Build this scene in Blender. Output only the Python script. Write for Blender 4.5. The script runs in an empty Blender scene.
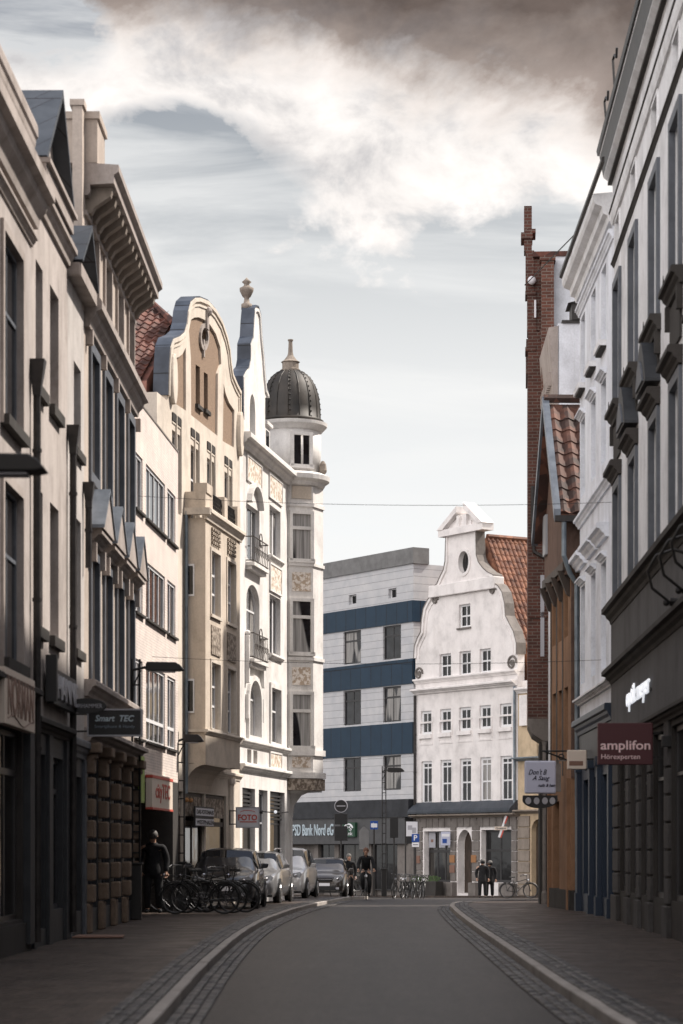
import bpy, bmesh, math, random
from mathutils import Vector, Matrix
from mathutils.geometry import tessellate_polygon
random.seed(7)
S = bpy.context.scene
COL = S.collection
R = math.radians
FPX, HX, HY, EYE = 2418.0, 341.5, 850.0, 1.5      # lens in pixels, principal column, horizon row, eye height

# ------------------------------------------------------------------ materials
def nmat(name):
    m = bpy.data.materials.new(name); m.use_nodes = True
    nt = m.node_tree; b = nt.nodes['Principled BSDF']
    return m, nt, b
def N(nt, t, **kw):
    n = nt.nodes.new(t)
    for k, v in kw.items():
        if k.startswith('i_'):
            n.inputs[int(k[2:])].default_value = v
        else: setattr(n, k, v)
    return n
def simple(name, col, rough=.5, metal=0, spec=.5, emit=None, es=1):
    m, nt, b = nmat(name)
    b.inputs['Base Color'].default_value = (*col, 1)
    b.inputs['Roughness'].default_value = rough
    b.inputs['Metallic'].default_value = metal
    b.inputs['Specular IOR Level'].default_value = spec
    if emit:
        b.inputs['Emission Color'].default_value = (*emit, 1); b.inputs['Emission Strength'].default_value = es
    return m
def noise(nt, vec, scale, detail=4, rough=.55, dist=0):
    n = N(nt, 'ShaderNodeTexNoise'); n.inputs['Scale'].default_value = scale
    n.inputs['Detail'].default_value = detail; n.inputs['Roughness'].default_value = rough
    n.inputs['Distortion'].default_value = dist
    nt.links.new(vec, n.inputs['Vector']); return n.outputs['Fac']
def ramp(nt, fac, stops):
    r = N(nt, 'ShaderNodeValToRGB')
    els = r.color_ramp.elements
    while len(els) < len(stops): els.new(.5)
    for e, (p, c) in zip(els, stops):
        e.position = p; e.color = (*c, 1) if len(c) == 3 else c
    nt.links.new(fac, r.inputs[0]); return r.outputs[0]
def mix(nt, fac, a, b, mode='MIX'):
    n = N(nt, 'ShaderNodeMix', data_type='RGBA', blend_type=mode)
    for sock, val in ((n.inputs[0], fac), (n.inputs[6], a), (n.inputs[7], b)):
        if hasattr(val, 'links'): nt.links.new(val, sock)
        elif isinstance(val, (int, float)): sock.default_value = val
        else: sock.default_value = (*val, 1) if len(val) == 3 else val
    return n.outputs[2]
def mapping(nt, vec, scale=(1, 1, 1), rot=(0, 0, 0)):
    n = N(nt, 'ShaderNodeMapping'); n.inputs['Scale'].default_value = scale; n.inputs['Rotation'].default_value = rot
    nt.links.new(vec, n.inputs['Vector']); return n.outputs[0]
def bump(nt, b, h, strength=.3, dist=.02):
    n = N(nt, 'ShaderNodeBump'); n.inputs['Strength'].default_value = strength; n.inputs['Distance'].default_value = dist
    nt.links.new(h, n.inputs['Height']); nt.links.new(n.outputs[0], b.inputs['Normal'])
def obco(nt): return N(nt, 'ShaderNodeTexCoord').outputs['Object']

def plaster(name, col, dirt=.35, rough=.85, scale=1.0, bs=.25):
    """painted render: blotches, rain streaks, fine grain"""
    m, nt, b = nmat(name); co = obco(nt)
    c = Vector(col)
    blot = noise(nt, co, 1.1*scale, 6, .62)
    fine = noise(nt, co, 22*scale, 3, .6)
    st = noise(nt, mapping(nt, co, (1.1, 1.1, .22)), 1.0, 6, .6, .6)
    base = ramp(nt, blot, [(.3, tuple(c*.76)), (.5, tuple(c*.97)), (.75, tuple(c*1.08))])
    streak = ramp(nt, st, [(.48, (1, 1, 1)), (.78, (1-dirt, 1-dirt*1.05, 1-dirt*1.1))])
    c1 = mix(nt, 1.0, base, streak, 'MULTIPLY')
    md_ = ramp(nt, noise(nt, mapping(nt, co, (1, 1, .5)), 3.3*scale, 5, .7, .8), [(.36, (.80, .79, .78)), (.5, (1, 1, 1))])
    c1 = mix(nt, min(1, dirt*2), c1, md_, 'MULTIPLY')
    fr = ramp(nt, fine, [(.3, (.9, .9, .9)), (.7, (1.04, 1.04, 1.04))])
    c2 = mix(nt, 1.0, c1, fr, 'MULTIPLY')
    nt.links.new(c2, b.inputs['Base Color'])
    b.inputs['Roughness'].default_value = rough; b.inputs['Specular IOR Level'].default_value = .25
    bump(nt, b, fine, bs, .01)
    return m
def brick(name, c1, c2, mortar, bw=.25, bh=.075, ms=.012, rough=.85, plane='xz', bs=.5, dirt=.4):
    m, nt, b = nmat(name); co = obco(nt)
    sp = N(nt, 'ShaderNodeSeparateXYZ'); nt.links.new(co, sp.inputs[0])
    cb = N(nt, 'ShaderNodeCombineXYZ')
    if plane == 'xz':
        ad = N(nt, 'ShaderNodeMath', operation='ADD'); nt.links.new(sp.outputs[0], ad.inputs[0]); nt.links.new(sp.outputs[1], ad.inputs[1])
        nt.links.new(ad.outputs[0], cb.inputs[0]); nt.links.new(sp.outputs[2], cb.inputs[1])
    else:
        nt.links.new(sp.outputs[0], cb.inputs[0]); nt.links.new(sp.outputs[1], cb.inputs[1])
    t = N(nt, 'ShaderNodeTexBrick'); t.inputs['Scale'].default_value = 1
    t.inputs['Color1'].default_value = (*c1, 1); t.inputs['Color2'].default_value = (*c2, 1); t.inputs['Mortar'].default_value = (*mortar, 1)
    t.inputs['Mortar Size'].default_value = ms; t.inputs['Mortar Smooth'].default_value = .2
    t.inputs['Brick Width'].default_value = bw; t.inputs['Row Height'].default_value = bh
    nt.links.new(cb.outputs[0], t.inputs['Vector'])
    bl = ramp(nt, noise(nt, co, 1.3, 5, .65), [(.35, (1-dirt, 1-dirt, 1-dirt)), (.7, (1.08, 1.05, 1.02))])
    nt.links.new(mix(nt, 1.0, t.outputs['Color'], bl, 'MULTIPLY'), b.inputs['Base Color'])
    inv = N(nt, 'ShaderNodeMath', operation='SUBTRACT'); inv.inputs[0].default_value = 1; nt.links.new(t.outputs['Fac'], inv.inputs[1])
    bump(nt, b, inv.outputs[0], bs, .012)
    b.inputs['Roughness'].default_value = rough; b.inputs['Specular IOR Level'].default_value = .25
    return m
def noisy(name, c1, c2, scale=4, rough=.6, metal=0, spec=.4, bs=.15, stretch=(1, 1, 1), p=(.35, .7), rvar=0):
    m, nt, b = nmat(name); co = mapping(nt, obco(nt), stretch)
    n = noise(nt, co, scale, 6, .6)
    nt.links.new(ramp(nt, n, [(p[0], c1), (p[1], c2)]), b.inputs['Base Color'])
    b.inputs['Roughness'].default_value = rough; b.inputs['Metallic'].default_value = metal; b.inputs['Specular IOR Level'].default_value = spec
    bump(nt, b, n, bs, .02)
    return m
def tilemat(name, c1, c2, c3):
    m, nt, b = nmat(name); co = obco(nt)
    v = N(nt, 'ShaderNodeTexVoronoi'); v.inputs['Scale'].default_value = 3.4; nt.links.new(co, v.inputs['Vector'])
    g = N(nt, 'ShaderNodeRGBToBW'); nt.links.new(v.outputs['Color'], g.inputs[0])
    base = ramp(nt, g.outputs[0], [(.2, c1), (.5, c2), (.8, c3)])
    n = noise(nt, co, 1.6, 6, .65)
    ms = ramp(nt, n, [(.42, (.45, .42, .4)), (.62, (1, 1, 1))])
    nt.links.new(mix(nt, .8, base, ms, 'MULTIPLY'), b.inputs['Base Color'])
    b.inputs['Roughness'].default_value = .8
    bump(nt, b, noise(nt, co, 30, 3), .2, .01)
    return m
def glassmat(name, dark, curtain, thr=.55, rough=.05):
    """window seen from outside in daylight: dark room, in some windows a pale curtain close behind the pane, in the turret painted reflection bands"""
    m, nt, b = nmat(name); co = obco(nt)
    oi = N(nt, 'ShaderNodeObjectInfo')
    lt = N(nt, 'ShaderNodeMath', operation='GREATER_THAN'); nt.links.new(oi.outputs['Random'], lt.inputs[0]); lt.inputs[1].default_value = thr
    fold = noise(nt, mapping(nt, co, (9, 9, .3)), 1.6, 3)
    cur = ramp(nt, fold, [(.3, tuple(Vector(curtain)*.35)), (.7, curtain)])
    rm = ramp(nt, noise(nt, co, 1.7, 4), [(.35, tuple(Vector(dark)*.5)), (.7, tuple(Vector(dark)*2.2))])
    part = ramp(nt, noise(nt, mapping(nt, co, (1.3, 1.3, .25)), 1.0, 1, .4), [(.47, (0, 0, 0)), (.5, (1, 1, 1))])
    k = N(nt, 'ShaderNodeMath', operation='MULTIPLY'); nt.links.new(part, k.inputs[0]); nt.links.new(lt.outputs[0], k.inputs[1])
    nt.links.new(mix(nt, k.outputs[0], rm, cur), b.inputs['Base Color'])
    b.inputs['Roughness'].default_value = rough; b.inputs['Specular IOR Level'].default_value = .42
    w = noise(nt, co, 1.1, 2); bump(nt, b, w, .06, .05)
    return m

M = {}
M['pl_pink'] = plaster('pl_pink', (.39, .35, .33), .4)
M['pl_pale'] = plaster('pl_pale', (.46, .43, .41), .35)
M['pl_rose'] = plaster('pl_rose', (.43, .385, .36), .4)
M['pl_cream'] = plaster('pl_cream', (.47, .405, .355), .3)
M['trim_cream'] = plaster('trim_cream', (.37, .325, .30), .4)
M['pl_orn'] = plaster('pl_orn', (.62, .555, .48), .22)
M['pl_tan'] = plaster('pl_tan', (.56, .485, .405), .25)
M['pl_white'] = plaster('pl_white', (.72, .70, .68), .22)
M['pl_gable'] = plaster('pl_gable', (.80, .765, .75), .12)
M['pl_bluewhite'] = plaster('pl_bluewhite', (.76, .79, .85), .2)
M['pl_grey'] = plaster('pl_grey', (.74, .745, .76), .25)
M['pl_fascia'] = plaster('pl_fascia', (.10, .098, .10), .3)
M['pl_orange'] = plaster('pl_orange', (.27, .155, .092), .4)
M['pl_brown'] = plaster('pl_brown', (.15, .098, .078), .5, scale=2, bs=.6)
M['pl_yellow'] = plaster('pl_yellow', (.56, .44, .30), .3)
M['pebble'] = noisy('pebble', (.17, .115, .08), (.36, .26, .185), 60, .95, bs=.9)
M['relief'] = noisy('relief', (.42, .33, .25), (.72, .66, .6), 9, .9, bs=1.0, p=(.46, .54))
M['relief_dark'] = noisy('relief_dark', (.14, .11, .085), (.42, .36, .3), 9, .9, bs=1.0, p=(.45, .6))
M['whitebrick'] = brick('whitebrick', (.74, .655, .61), (.66, .59, .55), (.5, .44, .41), .12, .06, .006, dirt=.18, bs=.35)
M['redbrick'] = brick('redbrick', (.12, .05, .038), (.075, .034, .027), (.15, .12, .105), .26, .085, .012)
M['redbrick_far'] = brick('redbrick_far', (.17, .07, .05), (.11, .048, .036), (.2, .16, .14), .26, .085, .012)
M['cladding'] = brick('cladding', (.50, .51, .53), (.47, .48, .505), (.26, .26, .27), 90, .42, .014, dirt=.12, bs=.5)
M['bluepanel'] = brick('bluepanel', (.016, .038, .068), (.014, .034, .060), (.008, .012, .02), 1.05, 6.0, .03, rough=.45, dirt=.15)
M['parapet'] = noisy('parapet', (.13, .13, .13), (.2, .2, .2), 2, .7)
M['darkfascia'] = noisy('darkfascia', (.012, .013, .017), (.03, .032, .038), 2, .5)
M['greysign'] = noisy('greysign', (.055, .055, .058), (.075, .075, .078), 3, .5)
M['tile_red'] = tilemat('tile_red', (.06, .022, .016), (.10, .036, .025), (.15, .052, .034))
M['tile_orange'] = tilemat('tile_orange', (.12, .048, .03), (.20, .082, .048), (.29, .13, .075))
M['tile_dark'] = tilemat('tile_dark', (.035, .018, .014), (.075, .034, .025), (.15, .062, .04))
M['slate'] = brick('slate', (.05, .06, .075), (.065, .075, .092), (.02, .02, .025), .6, 1.4, .012, rough=.45, bs=.25)
M['zinc'] = brick('zinc', (.075, .092, .125), (.055, .07, .098), (.012, .014, .02), 40, .72, .016, rough=.42, dirt=.5, bs=.4)
M['zinc_light'] = noisy('zinc_light', (.10, .118, .145), (.19, .215, .25), 3, .4, .4, .6)
M['copper'] = noisy('copper', (.014, .013, .012), (.045, .036, .028), 2.6, .6, .1, .5, stretch=(1, 1, .4))
M['stone'] = plaster('stone', (.27, .23, .195), .4, scale=2)
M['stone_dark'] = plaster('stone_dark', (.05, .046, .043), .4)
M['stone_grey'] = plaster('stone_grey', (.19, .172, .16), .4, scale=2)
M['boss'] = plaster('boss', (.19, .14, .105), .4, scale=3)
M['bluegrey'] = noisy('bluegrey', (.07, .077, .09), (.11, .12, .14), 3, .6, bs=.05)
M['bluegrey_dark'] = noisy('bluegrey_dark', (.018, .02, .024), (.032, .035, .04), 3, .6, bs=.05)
M['frame_white'] = simple('frame_white', (.68, .68, .69), .45)
M['frame_grey'] = simple('frame_grey', (.28, .29, .31), .5)
M['frame_dark'] = simple('frame_dark', (.025, .023, .024), .4)
M['glass'] = glassmat('glass', (.012, .012, .014), (.34, .325, .31), .6)
M['glass_dark'] = glassmat('glass_dark', (.008, .008, .009), (.09, .085, .08), .78)
M['glass_blind'] = glassmat('glass_blind', (.02, .024, .03), (.30, .33, .38), .35)
M['shopglass'] = glassmat('shopglass', (.008, .008, .009), (.05, .045, .04), .6)
M['black'] = simple('black', (.012, .012, .013), .45)
M['iron'] = simple('iron', (.018, .017, .017), .5, .3)
M['pipe'] = noisy('pipe', (.02, .018, .018), (.045, .04, .038), 5, .5, .3)
M['pipe_zinc'] = noisy('pipe_zinc', (.12, .15, .18), (.24, .28, .31), 3, .45, .4)
M['wood_dark'] = noisy('wood_dark', (.02, .014, .01), (.06, .04, .03), 8, .6, stretch=(1, 1, .2))
M['louvre'] = simple('louvre', (.02, .02, .022), .5)
M['blueshop'] = simple('blueshop', (.008, .019, .040), .45)
M['tyre'] = simple('tyre', (.012, .012, .012), .85)
M['chrome'] = simple('chrome', (.6, .6, .62), .2, 1)
M['rim'] = simple('rim', (.35, .35, .36), .3, .9)
M['dull_steel'] = simple('dull_steel', (.10, .10, .105), .4, .7)
M['rail_iron'] = simple('rail_iron', (.075, .065, .058), .55, .2)
M['dark_stone'] = plaster('dark_stone', (.05, .045, .042), .4)
M['pier_grey'] = plaster('pier_grey', (.075, .072, .072), .4, scale=2)
M['rubber'] = simple('rubber', (.02, .02, .02), .7)
M['skin'] = simple('skin', (.45, .27, .19), .6)
M['cloth_black'] = noisy('cloth_black', (.006, .006, .007), (.016, .016, .018), 14, .9, bs=.3)
M['cloth_navy'] = noisy('cloth_navy', (.008, .01, .016), (.02, .023, .034), 14, .9, bs=.3)
M['hair'] = simple('hair', (.12, .05, .025), .6)
M['hair_grey'] = simple('hair_grey', (.10, .095, .09), .7)
def flat(n, c, r=.55): M[n] = simple(n, c, r)
flat('s_white', (.62, .62, .66)); flat('s_cream', (.62, .53, .45)); flat('s_red', (.50, .07, .045)); flat('s_wine', (.060, .012, .016))
flat('s_pink', (.78, .58, .58)); flat('s_black', (.012, .012, .013)); flat('s_blue', (.01, .06, .28)); flat('s_grey', (.34, .34, .37))
flat('s_cyan', (.42, .50, .55)); flat('s_green', (.01, .05, .025)); flat('s_brown', (.19, .1, .07)); flat('s_lit', (.75, .75, .78)); flat('s_orange', (.30, .14, .055))
flat('s_dimtext', (.16, .2, .24)); flat('s_lav', (.46, .48, .60)); flat('s_ink', (.02, .02, .04)); flat('s_lime', (.25, .36, .06))
M['lamp_lit'] = simple('lamp_lit', (.8, .8, .8), .4, emit=(.9, .93, 1), es=.45)
M['lamp_warm'] = simple('lamp_warm', (.5, .25, .1), .4)
M['glass_reflection_bands'] = glassmat('glass_reflection_bands', (.012, .012, .014), (.42, .41, .40), -1)  # pale upright bands colour a reflection into the turret panes

# ------------------------------------------------------------------ mesh builder
class MB:
    def __init__(s): s.v = []; s.f = []
    def quad(s, a, b, c, d):
        n = len(s.v); s.v += [tuple(a), tuple(b), tuple(c), tuple(d)]; s.f.append((n, n+1, n+2, n+3))
    def box(s, x0, x1, y0, y1, z0, z1):
        n = len(s.v)
        s.v += [(x0, y0, z0), (x1, y0, z0), (x1, y1, z0), (x0, y1, z0), (x0, y0, z1), (x1, y0, z1), (x1, y1, z1), (x0, y1, z1)]
        s.f += [tuple(n+i for i in q) for q in ((0, 3, 2, 1), (4, 5, 6, 7), (0, 1, 5, 4), (1, 2, 6, 5), (2, 3, 7, 6), (3, 0, 4, 7))]
        return s
    def prism(s, poly, a, b, fn, holes=()):
        """poly/holes in 2-D, extruded from a to b; fn(p, t) gives the 3-D point"""
        loops = [list(poly)] + [list(h) for h in holes]
        flatp = [p for l in loops for p in l]
        tris = tessellate_polygon([[Vector((p[0], p[1], 0)) for p in l] for l in loops])
        n = len(s.v); k = len(flatp)
        s.v += [tuple(fn(p, a)) for p in flatp] + [tuple(fn(p, b)) for p in flatp]
        for t in tris:
            s.f.append((n+t[0], n+t[1], n+t[2])); s.f.append((n+k+t[2], n+k+t[1], n+k+t[0]))
        o = 0
        for l in loops:
            m_ = len(l)
            for i in range(m_):
                j = (i+1) % m_
                s.f.append((n+o+i, n+o+j, n+k+o+j, n+k+o+i))
            o += m_
        return s
    def xz(s, poly, y0, y1, holes=()): return s.prism(poly, y0, y1, lambda p, t: (p[0], t, p[1]), holes)
    def yz(s, poly, x0, x1, holes=()): return s.prism(poly, x0, x1, lambda p, t: (t, p[0], p[1]), holes)
    def xy(s, poly, z0, z1, holes=()): return s.prism(poly, z0, z1, lambda p, t: (p[0], p[1], t), holes)
    def mould(s, x0, x1, z0, z1, out, y=0.0):
        h = z1-z0
        return s.yz([(y+.03, z0), (y-out*.3, z0), (y-out*.38, z0+.22*h), (y-out*.62, z0+.38*h), (y-out*.7, z0+.55*h), (y-out, z0+.62*h), (y-out, z0+.9*h), (y-out*.9, z1), (y+.03, z1)], x0, x1)
    def lathe(s, prof, cx=0, cy=0, n=16, a0=0, a1=2*math.pi):
        full = abs(a1-a0-2*math.pi) < 1e-6; m_ = n if full else n+1
        b = len(s.v)
        for r, z in prof:
            for i in range(m_):
                a = a0+(a1-a0)*i/n; s.v.append((cx+r*math.cos(a), cy+r*math.sin(a), z))
        for j in range(len(prof)-1):
            for i in range(n):
                i2 = (i+1) % m_ if full else i+1
                s.f.append((b+j*m_+i, b+j*m_+i2, b+(j+1)*m_+i2, b+(j+1)*m_+i))
        if full:
            if prof[0][0] > 1e-4: s.f.append(tuple(b+i for i in range(m_))[::-1])
            if prof[-1][0] > 1e-4: s.f.append(tuple(b+(len(prof)-1)*m_+i for i in range(m_)))
        return s
    def tube(s, pts, r, n=6, closed=False, r2=None):
        pts = [Vector(p) for p in pts]; b = len(s.v); k = len(pts)
        up = Vector((0, 0, 1)); last = None
        for i, p in enumerate(pts):
            if closed: d = pts[(i+1) % k]-pts[i-1]
            else: d = pts[min(i+1, k-1)]-pts[max(i-1, 0)]
            d.normalize()
            if last is None:
                ref = up if abs(d.z) < .9 else Vector((1, 0, 0)); x = d.cross(ref).normalized()
            else: x = (last-d*last.dot(d)).normalized()
            last = x; y = d.cross(x)
            rr = r if r2 is None else r+(r2-r)*i/max(1, k-1)
            for j in range(n):
                a = 2*math.pi*j/n; s.v.append(tuple(p+x*rr*math.cos(a)+y*rr*math.sin(a)))
        for i in range(k if closed else k-1):
            i2 = (i+1) % k
            for j in range(n):
                j2 = (j+1) % n; s.f.append((b+i*n+j, b+i*n+j2, b+i2*n+j2, b+i2*n+j))
        if not closed:
            s.f.append(tuple(b+j for j in range(n))[::-1]); s.f.append(tuple(b+(k-1)*n+j for j in range(n)))
        return s
    def ring(s, c, r, t, axis='y', n=24, m_=6):
        c = Vector(c); P = []
        for i in range(n):
            a = 2*math.pi*i/n
            P.append(c+(Vector((math.cos(a), 0, math.sin(a))) if axis == 'y' else Vector((0, math.cos(a), math.sin(a))) if axis == 'x' else Vector((math.cos(a), math.sin(a), 0)))*r)
        return s.tube(P, t, m_, True)
    def ball(s, c, r, n=10, sz=1.0):
        prof = [(r*math.sin(math.pi*i/n)+(1e-5 if i in (0, n) else 0), c[2]-r*sz*math.cos(math.pi*i/n)) for i in range(n+1)]
        return s.lathe(prof, c[0], c[1], n*2)
    def build(s, name, mat, parent=None, smooth=False, bevel=0, loc=(0, 0, 0), recalc=True):
        me = bpy.data.meshes.new(name); me.from_pydata(s.v, [], s.f); me.update()
        if recalc:
            bm = bmesh.new(); bm.from_mesh(me); bmesh.ops.recalc_face_normals(bm, faces=bm.faces[:]); bm.to_mesh(me); bm.free()
        me.materials.append(M[mat] if isinstance(mat, str) else mat)
        if smooth:
            for p in me.polygons: p.use_smooth = True
        o = bpy.data.objects.new(name, me); COL.objects.link(o)
        if parent is not None: o.parent = parent
        o.location = loc
        if bevel:
            md = o.modifiers.new('bevel', 'BEVEL'); md.width = bevel; md.segments = 2; md.limit_method = 'ANGLE'
        return o
def tag(o, label=None, cat=None, group=None, kind=None):
    if label: o['label'] = label
    if cat: o['category'] = cat
    if group: o['group'] = group
    if kind: o['kind'] = kind
    return o
def empty(name, loc, rz=0, label=None, cat=None, group=None):
    o = bpy.data.objects.new(name, None); COL.objects.link(o); o.empty_display_size = .3
    o.location = loc; o.rotation_euler = (0, 0, rz)
    return tag(o, label, cat, group)
def kids(o): return [c for c in list(COL.objects) if c.parent == o]
def copy_tree(o, parent=None):
    c = o.copy(); COL.objects.link(c)
    c.parent = parent
    for ch in kids(o): copy_tree(ch, c)
    return c
def text(parent, string, mat, w=None, h=None, loc=(0, 0, 0), rz=0, ext=.006, shear=0, bold=0, name='lettering'):
    cu = bpy.data.curves.new('lettering', 'FONT'); cu.body = string; cu.extrude = .001; cu.shear = shear; cu.offset = bold
    cu.align_x = 'LEFT'; cu.resolution_u = 3
    t = bpy.data.objects.new('tmp', cu); COL.objects.link(t)
    dg = bpy.context.evaluated_depsgraph_get(); dg.update()
    me = bpy.data.meshes.new_from_object(t.evaluated_get(dg)); bpy.data.objects.remove(t)
    xs = [v.co.x for v in me.vertices]; ys = [v.co.y for v in me.vertices]
    x0, x1, y0, y1 = min(xs), max(xs), min(ys), max(ys)
    if w is None: w = (x1-x0)*h/(y1-y0)
    if h is None: h = (y1-y0)*w/(x1-x0)
    for v in me.vertices:
        X = (v.co.x-x0)/(x1-x0)*w-w/2; Z = (v.co.y-y0)/(y1-y0)*h-h/2
        v.co = (X, -ext if v.co.z > 0 else 0, Z)
    me.materials.clear(); me.materials.append(M[mat])
    o = bpy.data.objects.new(name, me); COL.objects.link(o); o.parent = parent; o.location = loc; o.rotation_euler = (0, 0, rz)
    return o

# ------------------------------------------------------------------ ground height
GT = [(-50, 0), (50, 0), (60, -.03), (70, -.10), (83, -.215), (100, -.52), (130, -1.06), (200, -2.1), (900, -3)]
def gz(y):
    for (a, za), (b, zb) in zip(GT, GT[1:]):
        if y <= b: return za+(zb-za)*(y-a)/(b-a)
    return GT[-1][1]

# ------------------------------------------------------------------ facade frame: x right along the front, y inward, z up
class F:
    def __init__(s, name, p0, p1, label, cat='house', bz=None, group=None):
        s.p0 = Vector(p0); s.p1 = Vector(p1); d = (s.p1-s.p0); s.L = d.length; s.d = d.normalized()
        s.n = Vector((s.d.y, -s.d.x)); s.bz = gz(s.p0.y)+.08 if bz is None else bz
        s.root = empty(name, (s.p0.x, s.p0.y, s.bz), math.atan2(s.d.y, s.d.x), label, cat, group)
        s.holes = []
    def u(s, px, w=0.0):
        t = (px-HX)/FPX; a = s.p0+s.n*w
        return (t*a.y-a.x)/(s.d.x-t*s.d.y)
    def z(s, px, py, w=0.0):
        Y = s.p0.y+s.n.y*w+s.d.y*s.u(px, w)
        return EYE+(HY-py)*Y/FPX
    def P(s, px, py, w=0.0): return (s.u(px, w), s.z(px, py, w))
    def add(s, mb, name, mat, parent=None, **k):
        return mb.build(name, mat, parent or s.root, loc=(0, 0, 0 if parent else -s.bz), **k)
    def hole(s, poly): s.holes.append(poly)
    def wall(s, mat, z1, depth=9.0, z0=None, poly=None, th=.42, x0=0, x1=None, name='wall', body=True, ztop=None, holes=None):
        x1 = s.L if x1 is None else x1; z0 = s.bz-.3 if z0 is None else z0
        m = MB(); m.xz(poly or [(x0, z0), (x1, z0), (x1, z1), (x0, z1)], 0, th, s.holes if holes is None else holes)
        if body: m.box(x0, x1, th+.002, depth, z0, (ztop or z1)-.002)
        return s.add(m, name, mat)
    def cornice(s, z0, z1, out, mat, x0=None, x1=None, name='cornice', y=0.0, ends=True):
        e = out*.9 if ends else 0
        m = MB(); m.mould(-e*0 if x0 is None else x0, s.L if x1 is None else x1, z0, z1, out, y)
        return s.add(m, name, mat)

def arc_open(x0, x1, z0, z1, rise, n=10):
    if rise <= 0: return [(x0, z0), (x1, z0), (x1, z1), (x0, z1)]
    P = [(x0, z0), (x1, z0)]
    cx = (x0+x1)/2; hw = (x1-x0)/2
    for i in range(n+1):
        a = math.pi*i/n; P.append((cx+hw*math.cos(a), z1-rise+rise*math.sin(a)))
    return P
def shrink(poly, t):
    xs = [p[0] for p in poly]; zs = [p[1] for p in poly]
    cx, cz = (min(xs)+max(xs))/2, (min(zs)+max(zs))/2; hw, hh = (max(xs)-min(xs))/2, (max(zs)-min(zs))/2
    return [(cx+(x-cx)*(hw-t)/hw, cz+(z-cz)*(hh-t)/hh) for x, z in poly]
def window(f, x0, x1, z0, z1, rise=0, depth=.2, nx=2, bars=(.62,), fw=.055, frame='frame_white', glass='glass', sill=None,
           sur=None, hood=None, ped=None, y=0.0, cut=True, sw=.14, so=.05, name='window', bar=.022, curtain=None):
    """one window: frame with glazing bars, pane, and where asked sill, surround, hood or pediment as sub-parts"""
    poly = arc_open(x0, x1, z0, z1, rise)
    if cut: f.holes.append(poly)
    m = MB(); inn = shrink(poly, fw)
    m.xz(poly, y+depth, y+depth+.07, [inn])
    ix0, ix1, iz0, iz1 = x0+fw, x1-fw, z0+fw, z1-fw
    for i in range(1, nx):
        x = ix0+(ix1-ix0)*i/nx; m.box(x-bar, x+bar, y+depth+.01, y+depth+.06, iz0, iz1-(rise*.02))
    for k in bars:
        z = iz0+(iz1-iz0)*k; m.box(ix0, ix1, y+depth+.004, y+depth+.064, z-bar*1.2, z+bar*1.2)
    w = f.add(m, name, frame)
    p = MB(); p.xz(shrink(poly, fw*.5), y+depth+.03, y+depth+.05); p.build('pane', glass, w)
    if sill:
        q = MB(); q.box(x0-.1, x1+.1, y-sill[0], y+depth, z0-sill[1], z0-.002); q.build('sill', sill[2], w)
    if sur:
        q = MB()
        q.xz(shrink(poly, -sw), y-so, y+.04, [shrink(poly, .003)]); q.build('surround', sur, w)
    if hood:
        o, hh, mt = hood; q = MB(); q.mould(x0-sw-.06, x1+sw+.06, z1+sw+.02, z1+sw+.02+hh, o, y); q.build('hood', mt, w)
    if ped:
        o, hb, hp, mt = ped; q = MB(); a, b, zz = x0-sw-.1, x1+sw+.1, z1+sw+.02
        q.mould(a, b, zz, zz+hb, o*.8, y); q.xz([(a-.03, zz+hb), (b+.03, zz+hb), ((a+b)/2, zz+hb+hp)], y-o, y+.02); q.build('pediment', mt, w)
    return w
def downpipe(f, x, z0, z1, mat='pipe', r=.055, w=.09, hopper=None, name='downpipe'):
    m = MB(); m.tube([(x, -w, z0), (x, -w, z1)], r, 8)
    z = z0+.6
    while z < z1-.2: m.tube([(x, -w, z), (x, -w, z+.05)], r*1.25, 8); z += 2.1
    if hopper: 
        b = len(m.v); hw, hz = hopper
        for zz, a in ((z1, r), (z1+hz*.25, hw*.55), (z1+hz, hw)):
            m.v += [(x-a, -w-a, zz), (x+a, -w-a, zz), (x+a, -w+min(a, w), zz), (x-a, -w+min(a, w), zz)]
        for k in range(2):
            for i in range(4):
                j = (i+1) % 4; m.f.append((b+4*k+i, b+4*k+j, b+4*k+4+j, b+4*k+4+i))
        m.f.append((b+8, b+9, b+10, b+11)); m.f.append((b+3, b+2, b+1, b))
    return f.add(m, name, mat)
def tiles(mb, o, du, dv, nu, nv, inside=None, tw=.24, th=.33, amp=.035):
    """pantiles: o origin, du unit vector along the eave, dv unit vector up the slope"""
    o, du, dv = Vector(o), Vector(du).normalized(), Vector(dv).normalized(); nn = du.cross(dv).normalized()
    if nn.z < 0: nn = -nn
    for j in range(nv):
        for i in range(nu):
            cu, cv = (i+.5)*tw, (j+.5)*th
            if inside and not inside(cu, cv): continue
            jit = random.uniform(-.006, .006); b = len(mb.v); K = 5
            for vv, lift in ((0, .045), (0, .0), (th*1.08, .012)):
                for k in range(K):
                    s = k/(K-1); prof = amp*math.sin(2*math.pi*s*.98+.4)
                    mb.v.append(tuple(o+du*(i*tw+s*tw*1.04)+dv*(j*th+vv+jit)+nn*(prof+(lift if not (vv == 0 and lift == 0) else -.02))))
            # order: row0 = lip top, row1 = lip bottom, row2 = upper edge
            for k in range(K-1):
                mb.f.append((b+k, b+k+1, b+2*K+k+1, b+2*K+k)); mb.f.append((b+K+k, b+K+k+1, b+k+1, b+k))
    return mb

# ================================================================== LEFT SIDE
def lx(z): return -4.45+(z-28)*.012
def shopfront(f, x0, x1, z0, z1, depth=.08, nx=2, frame='frame_dark', glass='shopglass', bars=(.8,), fw=.07, name='shop_window', y=0.0, cut=True):
    return window(f, x0, x1, z0, z1, depth=depth, nx=nx, bars=bars, fw=fw, frame=frame, glass=glass, name=name, y=y, bar=.035, cut=cut)

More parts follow.
